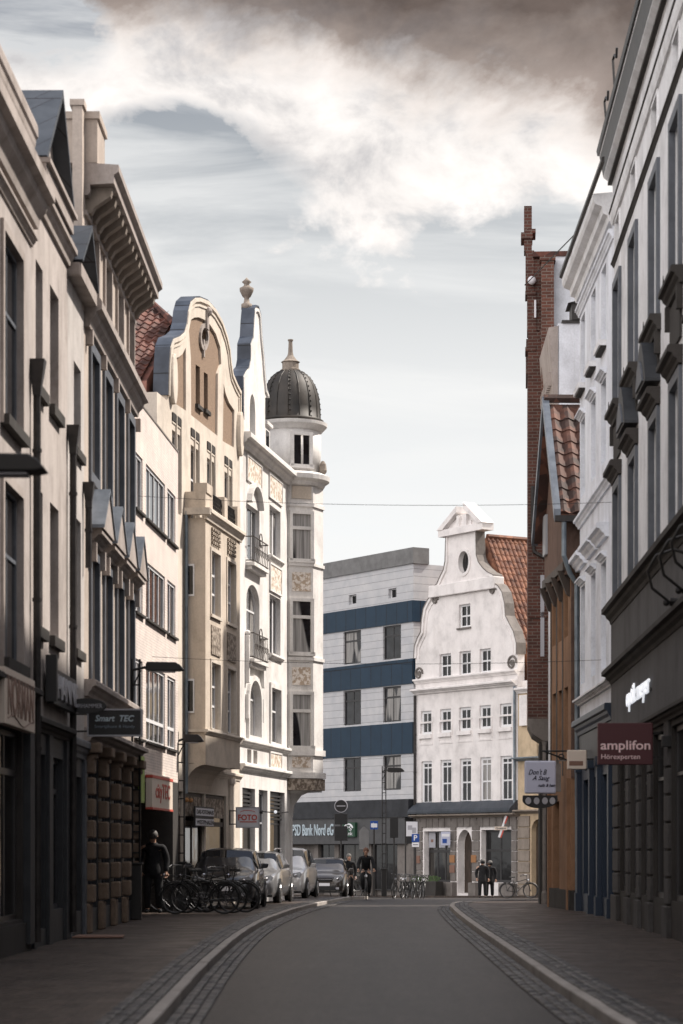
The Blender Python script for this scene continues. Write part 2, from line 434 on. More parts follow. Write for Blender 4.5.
# --- nearest house on the left
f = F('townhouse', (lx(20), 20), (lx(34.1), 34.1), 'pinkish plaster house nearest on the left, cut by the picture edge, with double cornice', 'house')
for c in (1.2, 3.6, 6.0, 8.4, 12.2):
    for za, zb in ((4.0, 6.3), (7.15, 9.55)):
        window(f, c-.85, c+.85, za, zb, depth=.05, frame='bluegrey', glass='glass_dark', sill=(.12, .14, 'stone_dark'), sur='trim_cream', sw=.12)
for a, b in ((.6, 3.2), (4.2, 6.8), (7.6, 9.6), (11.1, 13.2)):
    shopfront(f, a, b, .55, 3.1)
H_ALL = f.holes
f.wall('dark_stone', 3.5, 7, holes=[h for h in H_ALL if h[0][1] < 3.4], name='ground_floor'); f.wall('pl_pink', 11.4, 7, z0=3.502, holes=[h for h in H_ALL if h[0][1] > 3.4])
m = MB(); m.box(-45, -.002, 0, 7, 0, 11.7); f.add(m, 'unseen_shade_wing', 'pl_pink')  # unseen stretch beside and behind the viewer, added to darken the foreground
for k in range(20):
    for za, zb in ((.6, 3.0), (4.0, 6.3), (7.15, 9.55)): window(f, -44+k*2.2, -42.8+k*2.2, za, zb, depth=-.06, cut=False, frame='frame_grey', glass='glass_dark')
f.cornice(10.0, 10.15, .10, 'trim_cream', name='string_course')
f.cornice(10.25, 10.85, .34, 'trim_cream'); f.cornice(11.25, 11.72, .10, 'trim_cream', name='top_cornice')
f.cornice(3.55, 3.75, .18, 'stone_dark', name='shop_cornice')
m = MB(); m.box(0, f.L-.3, -.04, .02, 0, .5); f.add(m, 'plinth', 'stone_dark')
for x in (10.3, 13.55):
    m = MB(); m.box(x-.22, x+.22, -.1, .03, .2, 3.4); f.add(m, 'pilaster', 'bluegrey_dark')
downpipe(f, f.L-.05, .2, 7.9, hopper=(.12, .5))
# fascia sign on it
sg = empty('shop_sign', (*(f.p0+f.d*10.5+f.n*.06), 3.2), f.root.rotation_euler.z, 'long cream shop sign with big brown letters along the fascia at the left picture edge', 'sign')
m = MB(); m.box(0, 2.7, -.12, 0, -.1, .62); m.build('panel', 's_cream', sg, bevel=.01)
text(sg, 'NORMAN', 's_brown', 2.35, .52, (1.37, -.122, .28), bold=.02)
m = MB(); m.tube([(.2+i*.1, -.124, -.02+.05*math.sin(i*.35)) for i in range(24)], .008, 4); m.build('ornament', 's_brown', sg)

# --- house with the slate gable
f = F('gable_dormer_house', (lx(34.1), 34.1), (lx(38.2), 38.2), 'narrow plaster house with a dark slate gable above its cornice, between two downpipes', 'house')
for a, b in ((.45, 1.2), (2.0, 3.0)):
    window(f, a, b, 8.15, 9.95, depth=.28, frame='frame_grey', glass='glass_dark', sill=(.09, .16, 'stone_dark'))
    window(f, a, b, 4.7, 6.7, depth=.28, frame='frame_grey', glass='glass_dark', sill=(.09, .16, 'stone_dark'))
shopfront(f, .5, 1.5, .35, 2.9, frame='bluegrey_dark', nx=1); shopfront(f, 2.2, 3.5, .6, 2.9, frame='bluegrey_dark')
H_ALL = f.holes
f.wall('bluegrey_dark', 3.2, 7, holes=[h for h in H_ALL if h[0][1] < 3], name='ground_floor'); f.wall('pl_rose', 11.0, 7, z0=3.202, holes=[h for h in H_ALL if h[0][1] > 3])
f.cornice(10.7, 11.0, .16, 'trim_cream'); f.cornice(3.2, 3.4, .15, 'stone_dark', name='shop_cornice')
for a, b in ((0, .3), (1.6, 2.0), (3.65, 3.95)): m = MB(); m.box(a, b, -.05, .02, 0, 3.2); f.add(m, 'pilaster', 'bluegrey_dark')
# gable over the cornice: walls, slate roof, eave mouldings
g0, g1, gm, ge, ga = .25, 3.15, 1.85, 11.35, 12.75
m = MB(); m.xz([(g0, 11.0), (g1, 11.0), (g1, ge), (gm, ga-.12), (g0, ge)], .02, .3, [[(g0+.5, 11.15), (g1-.5, 11.15), (gm, ga-.62)]])
m.xz([(g0, 11.0), (g1, 11.0), (g1, ge), (gm, ga-.12), (g0, ge)], .304, 4.0); f.add(m, 'gable', 'pl_rose')
m = MB(); m.xz([(g0+.5, 11.15), (g1-.5, 11.15), (gm, ga-.62)], .2, .28); f.add(m, 'gable_vent', 'wood_dark')
m = MB()
m.xz([(g0-.18, ge-.03), (g0-.1, ge-.06), (gm, ga-.07), (g1+.1, ge-.06), (g1+.18, ge-.03), (gm, ga+.05)], -.22, 4.2); f.add(m, 'gable_roof', 'slate')
m = MB(); m.box(g0-.12, g1+.1, -.2, .02, ge-.35, ge-.12); m.box(g0-.16, g1+.14, -.26, .02, ge-.12, ge-.05)
m.box(g0-.14, g0+.02, -.2, 4.0, ge-.32, ge-.07); f.add(m, 'gable_cornice', 'trim_cream')
m = MB(); m.box(-.05+.06, f.L, .1, 6.9, 11.002, 11.1); f.add(m, 'roof', 'slate')
downpipe(f, f.L-.02, .2, 7.75, hopper=(.11, .45))
sg = empty('shop_letters', (*(f.p0+f.d*1.25+f.n*.05), 3.55), f.root.rotation_euler.z, 'row of pale raised shop letters on a dark board beside the first downpipe', 'sign')
m = MB(); m.box(.05, 2.75, -.10, 0, .1, .62); m.box(-.1, .04, -.16, .0, .12, .8); m.build('board', 's_black', sg)
text(sg, 'HANNE', 's_grey', 2.4, .36, (1.42, -.105, .36), ext=.04, bold=.01)

# --- slim house with the small dormer
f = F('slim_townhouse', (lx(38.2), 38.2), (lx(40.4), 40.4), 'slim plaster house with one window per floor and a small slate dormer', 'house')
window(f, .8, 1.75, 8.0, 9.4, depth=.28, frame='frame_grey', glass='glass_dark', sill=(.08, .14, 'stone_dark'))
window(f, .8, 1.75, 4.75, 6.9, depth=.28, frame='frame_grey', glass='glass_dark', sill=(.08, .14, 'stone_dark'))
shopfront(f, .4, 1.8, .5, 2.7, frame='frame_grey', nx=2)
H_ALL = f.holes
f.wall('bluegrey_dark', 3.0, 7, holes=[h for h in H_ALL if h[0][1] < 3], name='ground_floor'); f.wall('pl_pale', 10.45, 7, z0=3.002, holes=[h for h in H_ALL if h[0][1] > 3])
f.cornice(3.0, 3.3, .12, 'bluegrey', name='shop_cornice')
for a, b in ((0, .25), (1.95, 2.18)): m = MB(); m.box(a, b, -.05, .02, 0, 3.0); f.add(m, 'pilaster', 'bluegrey')
a, b, c, e, t = .08, 2.12, 1.25, 10.85, 11.65
m = MB(); m.xz([(a, 10.45), (b, 10.45), (b, e), (c, t-.1), (a, e)], .0, .25, [[(a+.3, 10.6), (b-.3, 10.6), (c, t-.42)]])
m.xz([(a, 10.45), (b, 10.45), (b, e), (c, t-.1), (a, e)], .254, 3.6); f.add(m, 'dormer', 'pl_pale')
m = MB(); m.xz([(a+.3, 10.6), (b-.3, 10.6), (c, t-.42)], .15, .22); f.add(m, 'dormer_window', 'glass_dark')
m = MB(); m.xz([(a-.14, e-.03), (a-.08, e-.06), (c, t-.06), (b+.05, e-.06), (b+.08, e-.03), (c, t+.04)], -.25, 3.8); f.add(m, 'dormer_roof', 'slate')
m = MB(); m.box(a-.1, b+.05, -.22, .02, e-.28, e-.07); m.box(a-.12, a+.02, -.2, 3.6, e-.26, e-.07); f.add(m, 'dormer_cornice', 'trim_cream')
m = MB(); m.yz([(.26, 10.452), (6.9, 10.452), (3.6, 12.2)], .01, f.L-.01); f.add(m, 'roof', 'slate')
downpipe(f, f.L-.12, 6.2, 7.2, hopper=(.10, .42))

# --- palace with the bracketed cornice
f = F('palace_house', (lx(40.4), 40.4), (lx(48.9), 48.9), 'grand cream house with bracketed cornice and pointed window pediments beside the lattice lamp mast', 'house')
wc = [1.35+2.1*i for i in range(4)]
for c in wc:
    window(f, c-.5, c+.5, 11.0, 12.2, depth=.08, frame='frame_white', glass='glass_dark', sur='trim_cream', nx=2, bars=(.65,), sw=.12)
    window(f, c-.55, c+.55, 7.95, 10.0, depth=.09, frame='bluegrey', glass='glass_dark', sur='bluegrey', nx=2, bars=(.7,), sw=.17, fw=.1)
    window(f, c-.55, c+.55, 4.42, 6.5, depth=.09, frame='bluegrey', glass='glass_dark', sur='bluegrey', nx=2, bars=(.7,), sw=.15, fw=.1)
    m = MB(); m.mould(c-.8, c+.8, 6.72, 6.95, .24); m.xz([(c-.9, 6.95), (c+.9, 6.95), (c, 7.65)], -.27, .02)
    for q in (-.68, .68): m.box(c+q-.07, c+q+.07, -.14, .02, 6.4, 6.72)
    f.add(m, 'window_pediment', 'trim_cream')
    m = MB(); m.xz([(c-.95, 6.94), (c-.9, 6.97), (c, 7.68), (c+.9, 6.97), (c+.95, 6.94), (c+.95, 7.0), (c, 7.73), (c-.95, 7.0)], -.30, .01); f.add(m, 'pediment_flashing', 'zinc_light')
for i in range(4):
    xa = [.55, 2.6, 4.65, 6.6][i]; xb = [1.95, 4.0, 6.0, 7.95][i]
    window(f, xa, xb, .5, 3.1, depth=.1, nx=2, bars=(.72,), frame='bluegrey_dark', glass='shopglass', fw=.14, name='shop_window')
H_ALL = f.holes
f.wall('bluegrey_dark', 3.35, 8, holes=[h for h in H_ALL if h[0][1] < 3], name='ground_floor'); f.wall('pl_cream', 12.5, 8, z0=3.352, holes=[h for h in H_ALL if h[0][1] > 3])
# bossed pilasters
for x in (.25, 2.28, 4.33, 6.3, 8.2):
    m = MB(); z = .62
    while z < 3.0: m.box(x-.17, x+.17, -.16, .02, z, z+.3); z += .36
    m.box(x-.2, x+.2, -.1, .02, .1, .6); m.box(x-.16, x+.16, -.2, .02, 3.02, 3.12); m.box(x-.22, x+.22, -.26, .02, 3.12, 3.3)
    f.add(m, 'bossed_pilaster', 'boss', bevel=.03)
f.cornice(3.32, 3.55, .3, 'trim_cream', name='shop_cornice'); f.cornice(4.08, 4.36, .2, 'trim_cream', name='string_course')
f.cornice(10.25, 10.72, .3, 'trim_cream', name='middle_cornice')
for i in range(5):
    x = .3+2.1*i; m = MB(); m.box(x-.07, x+.07, -.12, .02, 10.0, 10.25); f.add(m, 'console', 'trim_cream')
m = MB()
m.yz([(.03, 12.45), (-.06, 12.45), (-.1, 12.5), (-.1, 12.62), (-.5, 12.64), (-.5, 12.78), (-.58, 12.84), (-.58, 12.95), (.03, 12.99)], 0, f.L)
f.add(m, 'main_cornice', 'trim_cream')
for i in range(14):
    x = .3+i*.61; m = MB(); m.yz([(.02, 12.2), (-.1, 12.2), (-.16, 12.3), (-.42, 12.48), (-.46, 12.63), (.02, 12.63)], x-.1, x+.1)
    f.add(m, 'cornice_bracket', 'stone')
m = MB(); m.box(0, f.L, -.05, .02, 12.12, 12.2); f.add(m, 'frieze', 'trim_cream')
m = MB(); m.yz([(.1, 12.992), (7.9, 12.992), (4, 14.5)], .3, f.L-.05); f.add(m, 'roof', 'slate')
m = MB(); m.box(-.3, -.003, -.005, .16, 10.5, 13.85); m.box(-.33, .02, -.04, .2, 13.85, 13.95); f.add(m, 'chimney', 'pl_cream')
m = MB(); m.box(.02, 1.15, -.22, .5, 12.992, 13.72); m.box(-.02, 1.2, -.26, .55, 13.72, 13.84); f.add(m, 'parapet', 'pl_cream')
PAL = f

# --- low white-tiled house with ribbon windows
f = F('ribbon_window_house', (-4.2, 48.9), (-3.78, 55.9), 'lower white tiled house with long ribbon windows and a recessed shop below', 'house')
for za, zb, bars in ((8.45, 9.6, ()), (6.35, 7.55, ()), (3.78, 5.4, (.27,))):
    for xa, xb, nx in ((.12, 1.25, 2), (1.75, 4.75, 4), (5.15, 6.55, 2)):
        window(f, xa, xb, za, zb, depth=.03, nx=nx, bars=bars, frame='frame_white', glass='glass_dark', sill=(.07, .05, 'stone_dark'), fw=.06, bar=.03)
f.wall('whitebrick', 10.68, 8, z0=3.05)
m = MB(); m.box(0, f.L, -.015, .5, 10.68, 10.72); m.box(0, f.L, .5, 8, 10.66, 10.71); f.add(m, 'roof_edge', 'stone_grey')
m = MB(); m.box(0, f.L, 1.35, 8, f.bz-.3, 3.05); m.box(6.1, f.L, .0, 1.35, f.bz-.3, 3.048); m.box(0, .15, 0, 1.35, f.bz-.3, 3.048); f.add(m, 'shop_wall', 'stone_dark')
for xa, xb in ((.4, 2.0), (2.3, 3.7), (4.0, 5.8)):
    shopfront(f, xa, xb, .2, 2.55, depth=-.1, y=1.35, nx=2, cut=False)
m = MB(); m.box(5.1, 5.9, 1.05, 1.3, 1.9, 2.6); f.add(m, 'light_box', 's_cream')
sg = empty('shop_sign', (*(f.p0+f.d*1.55+f.n*.02), 2.35), f.root.rotation_euler.z, 'white shop sign with red borders and red letters under the white tiled wall', 'sign')
m = MB(); m.box(0, 3.3, -.14, 0, 0, .75); m.build('panel', 's_cream', sg, bevel=.01)
m = MB(); m.box(-.01, 3.31, -.15, .0, .66, .72); m.box(-.01, 3.31, -.15, 0, .0, .045); m.build('border', 's_red', sg)
text(sg, 'cityTEC', 's_red', 2.3, .42, (1.65, -.145, .36), bold=.01)
sg = empty('lime_sign', (*(f.p0+f.d*.5+f.n*.02), 2.5), f.root.rotation_euler.z, 'small lime green sign panel behind the lattice lamp mast', 'sign')
m = MB(); m.box(0, .5, -.06, 0, 0, .9); m.box(-.02, .52, -.05, 0, -.03, .93); m.build('panel', 's_lime', sg)

# --- cream house with the curved gable and oriel
f = F('curved_gable_house', (-4.35, 57.0), (-2.83, 67.3), 'cream house with a big curved gable, brown pebbledash panels and a boxy oriel', 'house')
Z5 = lambda x, y: f.P(130+x/5.123, 280+y/5.123)
L5 = f.L
out = [(190, 590), (192, 500), (194, 430), (200, 345), (215, 302), (250, 288), (272, 268), (284, 225), (291, 160), (304, 113), (328, 91), (350, 90), (392, 107), (432, 152), (465, 210), (490, 285), (505, 355), (511, 420), (520, 480), (541, 530), (563, 572), (573, 625), (578, 700), (576, 860)]
og = [Z5(*p) for p in out]
og = [(max(.02, min(x, L5-.02)), z) for x, z in og]
xl, xr = og[0][0], og[-1][0]
bz = f.bz-.3
poly = [(0, bz), (L5, bz), (L5, 12.55), (xr, 12.6)] + og[::-1] + [(xl, 12.3), (0, 12.3)]
def dedup(P):
    Q = []
    for p in P:
        if not Q or (Vector(p)-Vector(Q[-1])).length > .01: Q.append(p)
    return Q
poly = dedup(poly)
pan = [[Z5(*p) for p in q] for q in (
    [(302, 260), (313, 203), (330, 192), (352, 190), (380, 202), (410, 228), (440, 275), (463, 345), (468, 430), (451, 478), (448, 798), (313, 692), (312, 400)],
    [(222, 402), (250, 395), (270, 378), (286, 345), (287, 670), (222, 626)],
    [(480, 530), (490, 580), (508, 628), (535, 668), (532, 858), (475, 825)])]
ov = [Z5(385+17*math.cos(2*math.pi*i/16), 292+48*math.sin(2*math.pi*i/16)) for i in range(16)]
gw = [[Z5(348, 432), Z5(370, 446), Z5(370, 645), Z5(348, 630)], [Z5(390, 470), Z5(410, 484), Z5(410, 668), Z5(390, 655)]]
for q in pan: f.hole(q)
W5 = []
for k, (a, b, t) in enumerate(((172, 178, 432), (190.7, 198.2, 446), (207, 214.5, 458), (224.5, 231, 469))):
    x0, x1 = f.u(a), f.u(b); x1 = min(x1+.25, x0+1.05)
    window(f, x0, x1, 9.75, 11.7, depth=.12, nx=1, bars=(.6,), frame='frame_white', glass='glass')
    for q in (0, 1):
        xa = x0-.02+q*.55; m = MB(); m.box(xa, xa+.4, -.03, .02, 11.92, 12.12); f.add(m, 'lintel_panel', 'stone_dark')
        m = MB(); m.box(xa+.0, xa+.4, -.02, .02, 11.86, 11.9); m.box(xa+.4, xa+.46, -.04, .02, 9.8, 12.1); f.add(m, 'pilaster_strip', 'pl_orn')
# narrow windows left of oriel
for za, zb in ((4.6, 6.2), (7.4, 9.0)):
    window(f, .95, 1.65, za, zb, depth=.18, nx=1, bars=(.6,), frame='frame_white', glass='glass_dark')
# ground floor openings
x1s = [f.u(p) for p in (181, 191.5, 194, 207.5, 210, 231)]
shops5 = [(.45, 2.9, 2), (3.1, 5.5, 2), (5.7, 8.45, 1)]
for a, b, nx in shops5:
    f.hole([(a, .25), (b, .25), (b, 2.95), (a, 2.95)])
f.wall('pl_orn', 12.5, 9, poly=poly, ztop=12.2, th=.33)
for q, hs in ((pan[0], [ov]+gw), (pan[1], []), (pan[2], [])):
    m = MB(); m.xz(shrink(q, -.02), .06, .3, hs); f.add(m, 'gable_panel', 'pebble')
m = MB(); m.xz(ov, .2, .25); o = f.add(m, 'oval_window', 'glass_dark')
m = MB(); m.xz(shrink(ov, -.12), .0, .1, [ov]); c0 = Z5(392, 185); m.box(c0[0]-.12, c0[0]+.12, -.05, .1, c0[1]-.35, c0[1]+.12); m.ball((c0[0], -.03, c0[1]+.12), .13, 6)
c0 = Z5(382, 365); m.box(c0[0]-.06, c0[0]+.06, .0, .1, c0[1]-.15, c0[1]+.3); m.build('garland', 'trim_cream', o)
for q in gw:
    m = MB(); m.xz(q, .28, .31); o = f.add(m, 'gable_window', 'glass_dark')
    m = MB(); zb = min(p[1] for p in q); m.box(q[0][0]-.06, q[1][0]+.06, -.02, .2, zb-.12, zb-.02); m.build('sill', 'stone_dark', o)
# raised inner moulding following the outline
def band(P, t0, t1, y0, y1, side=1):
    """strip between two offsets of an open polyline P, extruded in y"""
    A, B = [], []
    for i, p in enumerate(P):
        a = Vector(P[max(0, i-1)]); b = Vector(P[min(len(P)-1, i+1)]); d = (b-a).normalized(); nn = Vector((-d.y, d.x))*side
        A.append(tuple(Vector(p)+nn*t0)); B.append(tuple(Vector(p)+nn*t1))
    m = MB()
    for i in range(len(P)-1): m.xz([A[i], A[i+1], B[i+1], B[i]], y0, y1)
    return m
def smoothline(P, k=3):
    Q = []
    n = len(P)
    for i in range(n-1):
        p0, p1, p2, p3 = [Vector(P[max(0, min(n-1, i+j))]) for j in (-1, 0, 1, 2)]
        for s in range(k):
            t = s/k
            Q.append(tuple(.5*((2*p1)+(p2-p0)*t+(2*p0-5*p1+4*p2-p3)*t*t+(3*p1-p0-3*p2+p3)*t**3)))
    Q.append(tuple(P[-1])); return Q
f.add(band(og, -.001, .04, -.03, .34), 'coping', 'zinc', smooth=False)
f.add(band(og, -.22, -.16, -.03, .02), 'gable_moulding', 'pl_orn'); f.add(band(og, -.10, -.002, -.06, .02), 'gable_edge', 'pl_orn')
for px in (210, 555):
    c = Z5(px, 508 if px < 300 else 790); m = MB(); m.prism([(math.cos(2*math.pi*i/20)*.28, math.sin(2*math.pi*i/20)*.62) for i in range(20)], -.12, .02, lambda p, t: (c[0]+p[0], t, c[1]+p[1])); f.add(m, 'roundel', 'pl_orn', bevel=.03)
# tiled roof behind the gable, hipped towards the street
rz_, re = 15.75, 12.25; um = (xl+xr)/2
m = MB(); run = um; slope = Vector((run, 0, rz_-re)); sl = slope.length
tiles(m, (.0, 9.0, re), (0, -1, 0), slope, int(8.6/.24), int(sl/.33), inside=lambda a, b: (9-a) > .45+max(0, (b-sl*.72)/(sl*.28))*1.0)
b_ = len(m.v); m.v += [(0, .45, re-.06), (0, 9, re-.06), (um, 9, rz_-.08), (um, 1.5, rz_-.08), (um*.72, .5, re+(rz_-re)*.72-.06), (L5, .45, re), (L5, 9, re)]
m.f += [(b_, b_+1, b_+2, b_+3, b_+4), (b_+5, b_+6, b_+2, b_+3), (b_, b_+4, b_+3, b_+5)]
m.tube([(um*.72, .5, re+(rz_-re)*.72+.05), (um, 1.5, rz_+.04), (um, 9, rz_+.04)], .1, 6)
f.add(m, 'roof', 'tile_red')
# oriel
ox0, ox1, op = f.u(184.5), f.u(184.5)+4.56, .53
oriel = MB(); hs = []; ow = []
F5 = F.__new__(F); F5.p0 = f.p0+f.d*ox0+f.n*op; F5.d = f.d; F5.n = f.n; F5.L = 4.56; F5.holes = []; F5.bz = f.bz
def ou(px): return ox0+F5.u(px)
f2holes = f.holes; f.holes = []
for a in (ou(210.8), ou(226.8)):
    window(f, a, a+1.15, 7.42, 9.02, depth=.12, nx=2, bars=(.35, .67), y=-op, frame='frame_white', glass='glass', sur='pl_orn', sw=.08, so=.03, sill=(.06, .08, 'pl_orn'))
    window(f, a, a+1.15, 4.55, 6.22, depth=.12, nx=2, bars=(.35, .67), y=-op, frame='frame_white', glass='glass', sur='pl_orn', sw=.08, so=.03, sill=(.06, .08, 'pl_orn'))
oh = f.holes; f.holes = []
m = MB(); m.xz([(ox0, 3.65), (ox1, 3.65), (ox1, 9.75), (ox0, 9.75)], -op, -op+.3, oh)
m.box(ox0, ox0+.25, -op+.302, -.003, 3.66, 9.74); m.box(ox1-.25, ox1, -op+.302, -.003, 3.66, 9.74); m.box(ox0+.25, ox1-.25, -op+.31, -.003, 9.5, 9.74); m.box(ox0+.25, ox1-.25, -op+.31, -.003, 3.66, 3.9)
f.add(m, 'oriel', 'pl_tan')
# curved belly under the oriel
pr = [(-.002, 3.0)]+[(-.02-(op-.02)*(1-math.cos(R(a))), 3.0+.62*math.sin(R(a))) for a in range(0, 91, 15)]+[(-op, 3.648), (-.002, 3.648)]
m = MB(); m.yz(pr, ox0, ox0+3.2); f.add(m, 'oriel_corbel', 'pl_tan')
for zt, zb_, oo in ((9.98, 9.7, .16), (4.5, 4.38, .08)):
    m = MB(); m.mould(ox0-.05, ox1+.05, zb_, zt, oo, -op); m.box(ox0-oo, ox0, -op-oo*.9, -.01, zb_+.4*(zt-zb_), zt-.002); f.add(m, 'oriel_cornice', 'pl_orn')
for a in (ou(210.8), ou(226.8)):
    m = MB(); m.box(a, a+1.15, -op-.03, -op+.01, 6.42, 7.15); f.add(m, 'relief_panel', 'relief_dark')
    m = MB()
    for i in range(5):
        for j in range(4): m.box(a+.04+i*.22, a+.18+i*.22, -op-.05, -op+.01, 9.2+j*.11, 9.27+j*.11)
    f.add(m, 'tile_ornament', 'relief_dark')
# parapet with piers and iron rail on top of the oriel
m = MB(); m.box(ox0, ox0+.9, -op, -.01, 9.982, 10.4); m.box(ox0+.05, ox0+.75, -op-.03, -op+.3, 10.38, 10.62); f.add(m, 'oriel_parapet', 'pl_tan')
for x in (ox0+2.35, ox1-.45): m = MB(); m.box(x, x+.4, -op-.02, -op+.3, 9.982, 10.6); f.add(m, 'parapet_pier', 'pl_tan')
m = MB()
for xa, xb in ((ox0+1.0, ox0+2.35), (ox0+2.75, ox1-.45)):
    m.tube([(xa, -op+.08, 10.5), (xb, -op+.08, 10.5)], .025, 5); m.tube([(xa, -op+.08, 10.05), (xb, -op+.08, 10.05)], .02, 5)
    x = xa+.12
    while x < xb: m.tube([(x, -op+.08, 10.02), (x+.05, -op+.05, 10.25), (x, -op+.08, 10.5)], .018, 4); m.ring((x+.07, -op+.08, 10.28), .09, .014, n=10, m_=4); x += .2
f.add(m, 'balcony_rail', 'iron')
for za, zb_ in ((4.9, 5.75), (7.8, 8.6)):      # small windows in the flank of the oriel
    m = MB(); m.box(ox0-.03, ox0+.02, -op+.28, -op+.46, za, zb_); o = f.add(m, 'flank_window', 'frame_white')
    m = MB(); m.box(ox0-.036, ox0-.028, -op+.31, -op+.43, za+.05, zb_-.05); m.build('pane', 'glass_dark', o)
downpipe(f, ox0-.12, 2.9, 9.9, 'pipe_zinc', .045, .07)
f.holes = []
for a, b, nx in shops5:
    w = window(f, a+.02, b-.02, .27, 2.93, depth=.06, nx=nx, bars=(.74,), frame='wood_dark', glass='shopglass', fw=.12, name='shop_window', cut=False, bar=.05)
    m = MB(); m.box(a+.15, b-.15, .04, .085, 2.35, 2.85); m.build('carved_panel', 'relief_dark', w)
m = MB(); m.box(8.75, 9.3, -.06, .02, .1, 3.3); m.box(8.7, 9.35, -.1, .02, 3.3, 3.45); f.add(m, 'pier', 'pl_orn')
f.cornice(3.42, 3.6, .1, 'pl_orn', x0=ox0+3.2, name='string_course')
for xx in (2.85, 3.35):
    m = MB(); m.ball((xx+.5, .0, 2.75), .06, 6); o = f.add(m, 'shop_lamp', 'lamp_warm')
sg = empty('shop_board', (*(f.p0+f.d*f.u(193.5, .12)+f.n*.12), 2.1), f.root.rotation_euler.z, 'dark board with two lines of white letters at the door of the cream oriel house', 'sign')
m = MB(); m.box(0, 2.3, -.05, 0, 0, .5); m.build('panel', 's_black', sg)
m = MB(); m.box(.03, 2.27, -.062, -.045, .27, .46); m.box(.03, 2.27, -.062, -.045, .02, .19); m.build('strip', 's_white', sg)
text(sg, 'DAS FOTOHAUS', 's_black', 2.1, .11, (1.15, -.064, .365), bold=.01); text(sg, 'WESTPHALEN', 's_black', 2.1, .11, (1.15, -.064, .105), bold=.01)

# --- white ornamented house with the corner turret
f = F('turret_house', (-2.83, 67.3), (-1.60, 75.0), 'white ornamented house with iron balconies, tall slim gable and a domed corner turret', 'house')
L6 = f.L
c1a, c1b, c2a, c2b = f.u(246.5), f.u(259.5), f.u(269.5), f.u(280.5)
W = dict(frame='frame_white', glass='glass')
window(f, c1a, c1b, 9.75, 11.3, depth=.1, nx=3, bars=(), **W)
window(f, c1a, c1b, 7.0, 9.08, rise=.5, depth=.14, nx=2, bars=(.66,), **W)
window(f, c1a+.1, c1b-.1, 4.75, 6.35, rise=.6, depth=.12, nx=2, bars=(.68,), sur='pl_white', so=.09, **W)
window(f, c2a, c2b, 10.3, 11.75, depth=.12, nx=3, bars=(), **W, bar=.07)
window(f, c2a, c2b, 7.35, 9.1, depth=.12, nx=3, bars=(), **W, bar=.07)
window(f, c2a+.1, c2b-.15, 4.7, 6.33, depth=.1, nx=1, bars=(.6,), sur='pl_white', so=.06, **W)
for c in (c1a+.1, c1a+1.0):
    f.hole([(c, 3.98), (c+.6, 3.98), (c+.6, 4.36), (c, 4.36)])
    m = MB(); m.box(c, c+.6, .12, .16, 3.98, 4.36); f.add(m, 'vent_grille', 'relief_dark')
gnd = [(.35, 2.2), (2.75, 4.1), (4.5, 6.9)]
for a, b in gnd: f.hole([(a, .2), (b, .2), (b, 3.25), (a, 3.25)])
f.wall('pl_white', 12.8, 9)
m = MB(); m.box(.0, L6+.2, 9.0, 9.2, -.5, 12.7)
for i, (a, b) in enumerate(gnd):
    w = window(f, a+.02, b-.02, .22, 3.23, depth=.14, nx=1, bars=(.7,), frame='frame_grey' if i == 1 else 'frame_dark', glass='shopglass', fw=.1, name='shop_window', cut=False)
    if i != 1:
        m = MB()
        for k in range(7): m.box(a+.1, b-.1, .08, .14, 2.4+k*.115, 2.46+k*.115)
        m.build('louvre', 'louvre', w)
f.cornice(12.75, 13.15, .32, 'pl_white', x1=L6+.1); f.cornice(4.44, 4.62, .14, 'pl_white', name='string_course'); f.cornice(3.72, 3.92, .16, 'pl_white', name='shop_cornice')
for a, b, za, zb_ in ((c1a, c1b+.15, 12.0, 12.62), (c2a-.1, c2b+.1, 12.0, 12.62), (c2a, c2b, 9.25, 9.98), (c2a, c2b, 3.98, 4.38)):
    m = MB(); m.box(a, b, -.03, .02, za, zb_); o = f.add(m, 'relief_panel', 'relief')
    m = MB(); m.xz([(a-.06, za-.06), (b+.06, za-.06), (b+.06, zb_+.06), (a-.06, zb_+.06)], -.05, .02, [[(a, za), (b, za), (b, zb_), (a, zb_)]]); m.build('frame', 'pl_white', o)
f.cornice(10.1, 10.25, .12, 'pl_white', x0=c2a-.15, x1=c2b+.15, name='sill_course'); f.cornice(7.18, 7.33, .12, 'pl_white', x0=c2a-.15, x1=c2b+.15, name='sill_course')
m = MB(); cx = (c1a+c1b)/2
P = [(cx+1.0*math.cos(a), 11.15+.85*math.sin(a)) for a in [math.pi*i/12 for i in range(1, 12)]]
f.add(band(P, 0, .12, -.16, .02), 'arch_hood', 'pl_white')
for za in (9.62, 6.9):
    m = MB(); m.box(c1a-.15, c1b+.15, -.26, .02, za-.1, za); m.box(c1a-.1, c1b+.1, -.18, .02, za-.2, za-.1); o = f.add(m, 'balcony', 'pl_white')
    m = MB()
    for z_ in (za+.05, za+.72): m.tube([(c1a-.1, -.0, z_), (c1a-.1, -.23, z_), (c1b+.1, -.23, z_), (c1b+.1, 0, z_)], .018, 5)
    x = c1a-.05
    while x < c1b+.1: m.tube([(x, -.23, za), (x, -.25, za+.3), (x, -.23, za+.72)], .009, 4); m.ring((x+.11, -.24, za+.35), .09, .009, n=8, m_=4); x += .24
    m.ring((cx, -.23, za+.72), .2, .016, n=14, m_=5); m.build('railing', 'rail_iron', o)
for x in (c1a-.22, c1b+.1):
    m = MB(); m.box(x, x+.14, -.12, .02, 6.2, 7.55); m.ball((x+.07, -.06, 7.62), .08, 6); m.box(x+.03, x+.13, -.1, .02, 5.2, 5.9); f.add(m, 'carved_bracket', 'pl_white', bevel=.02)
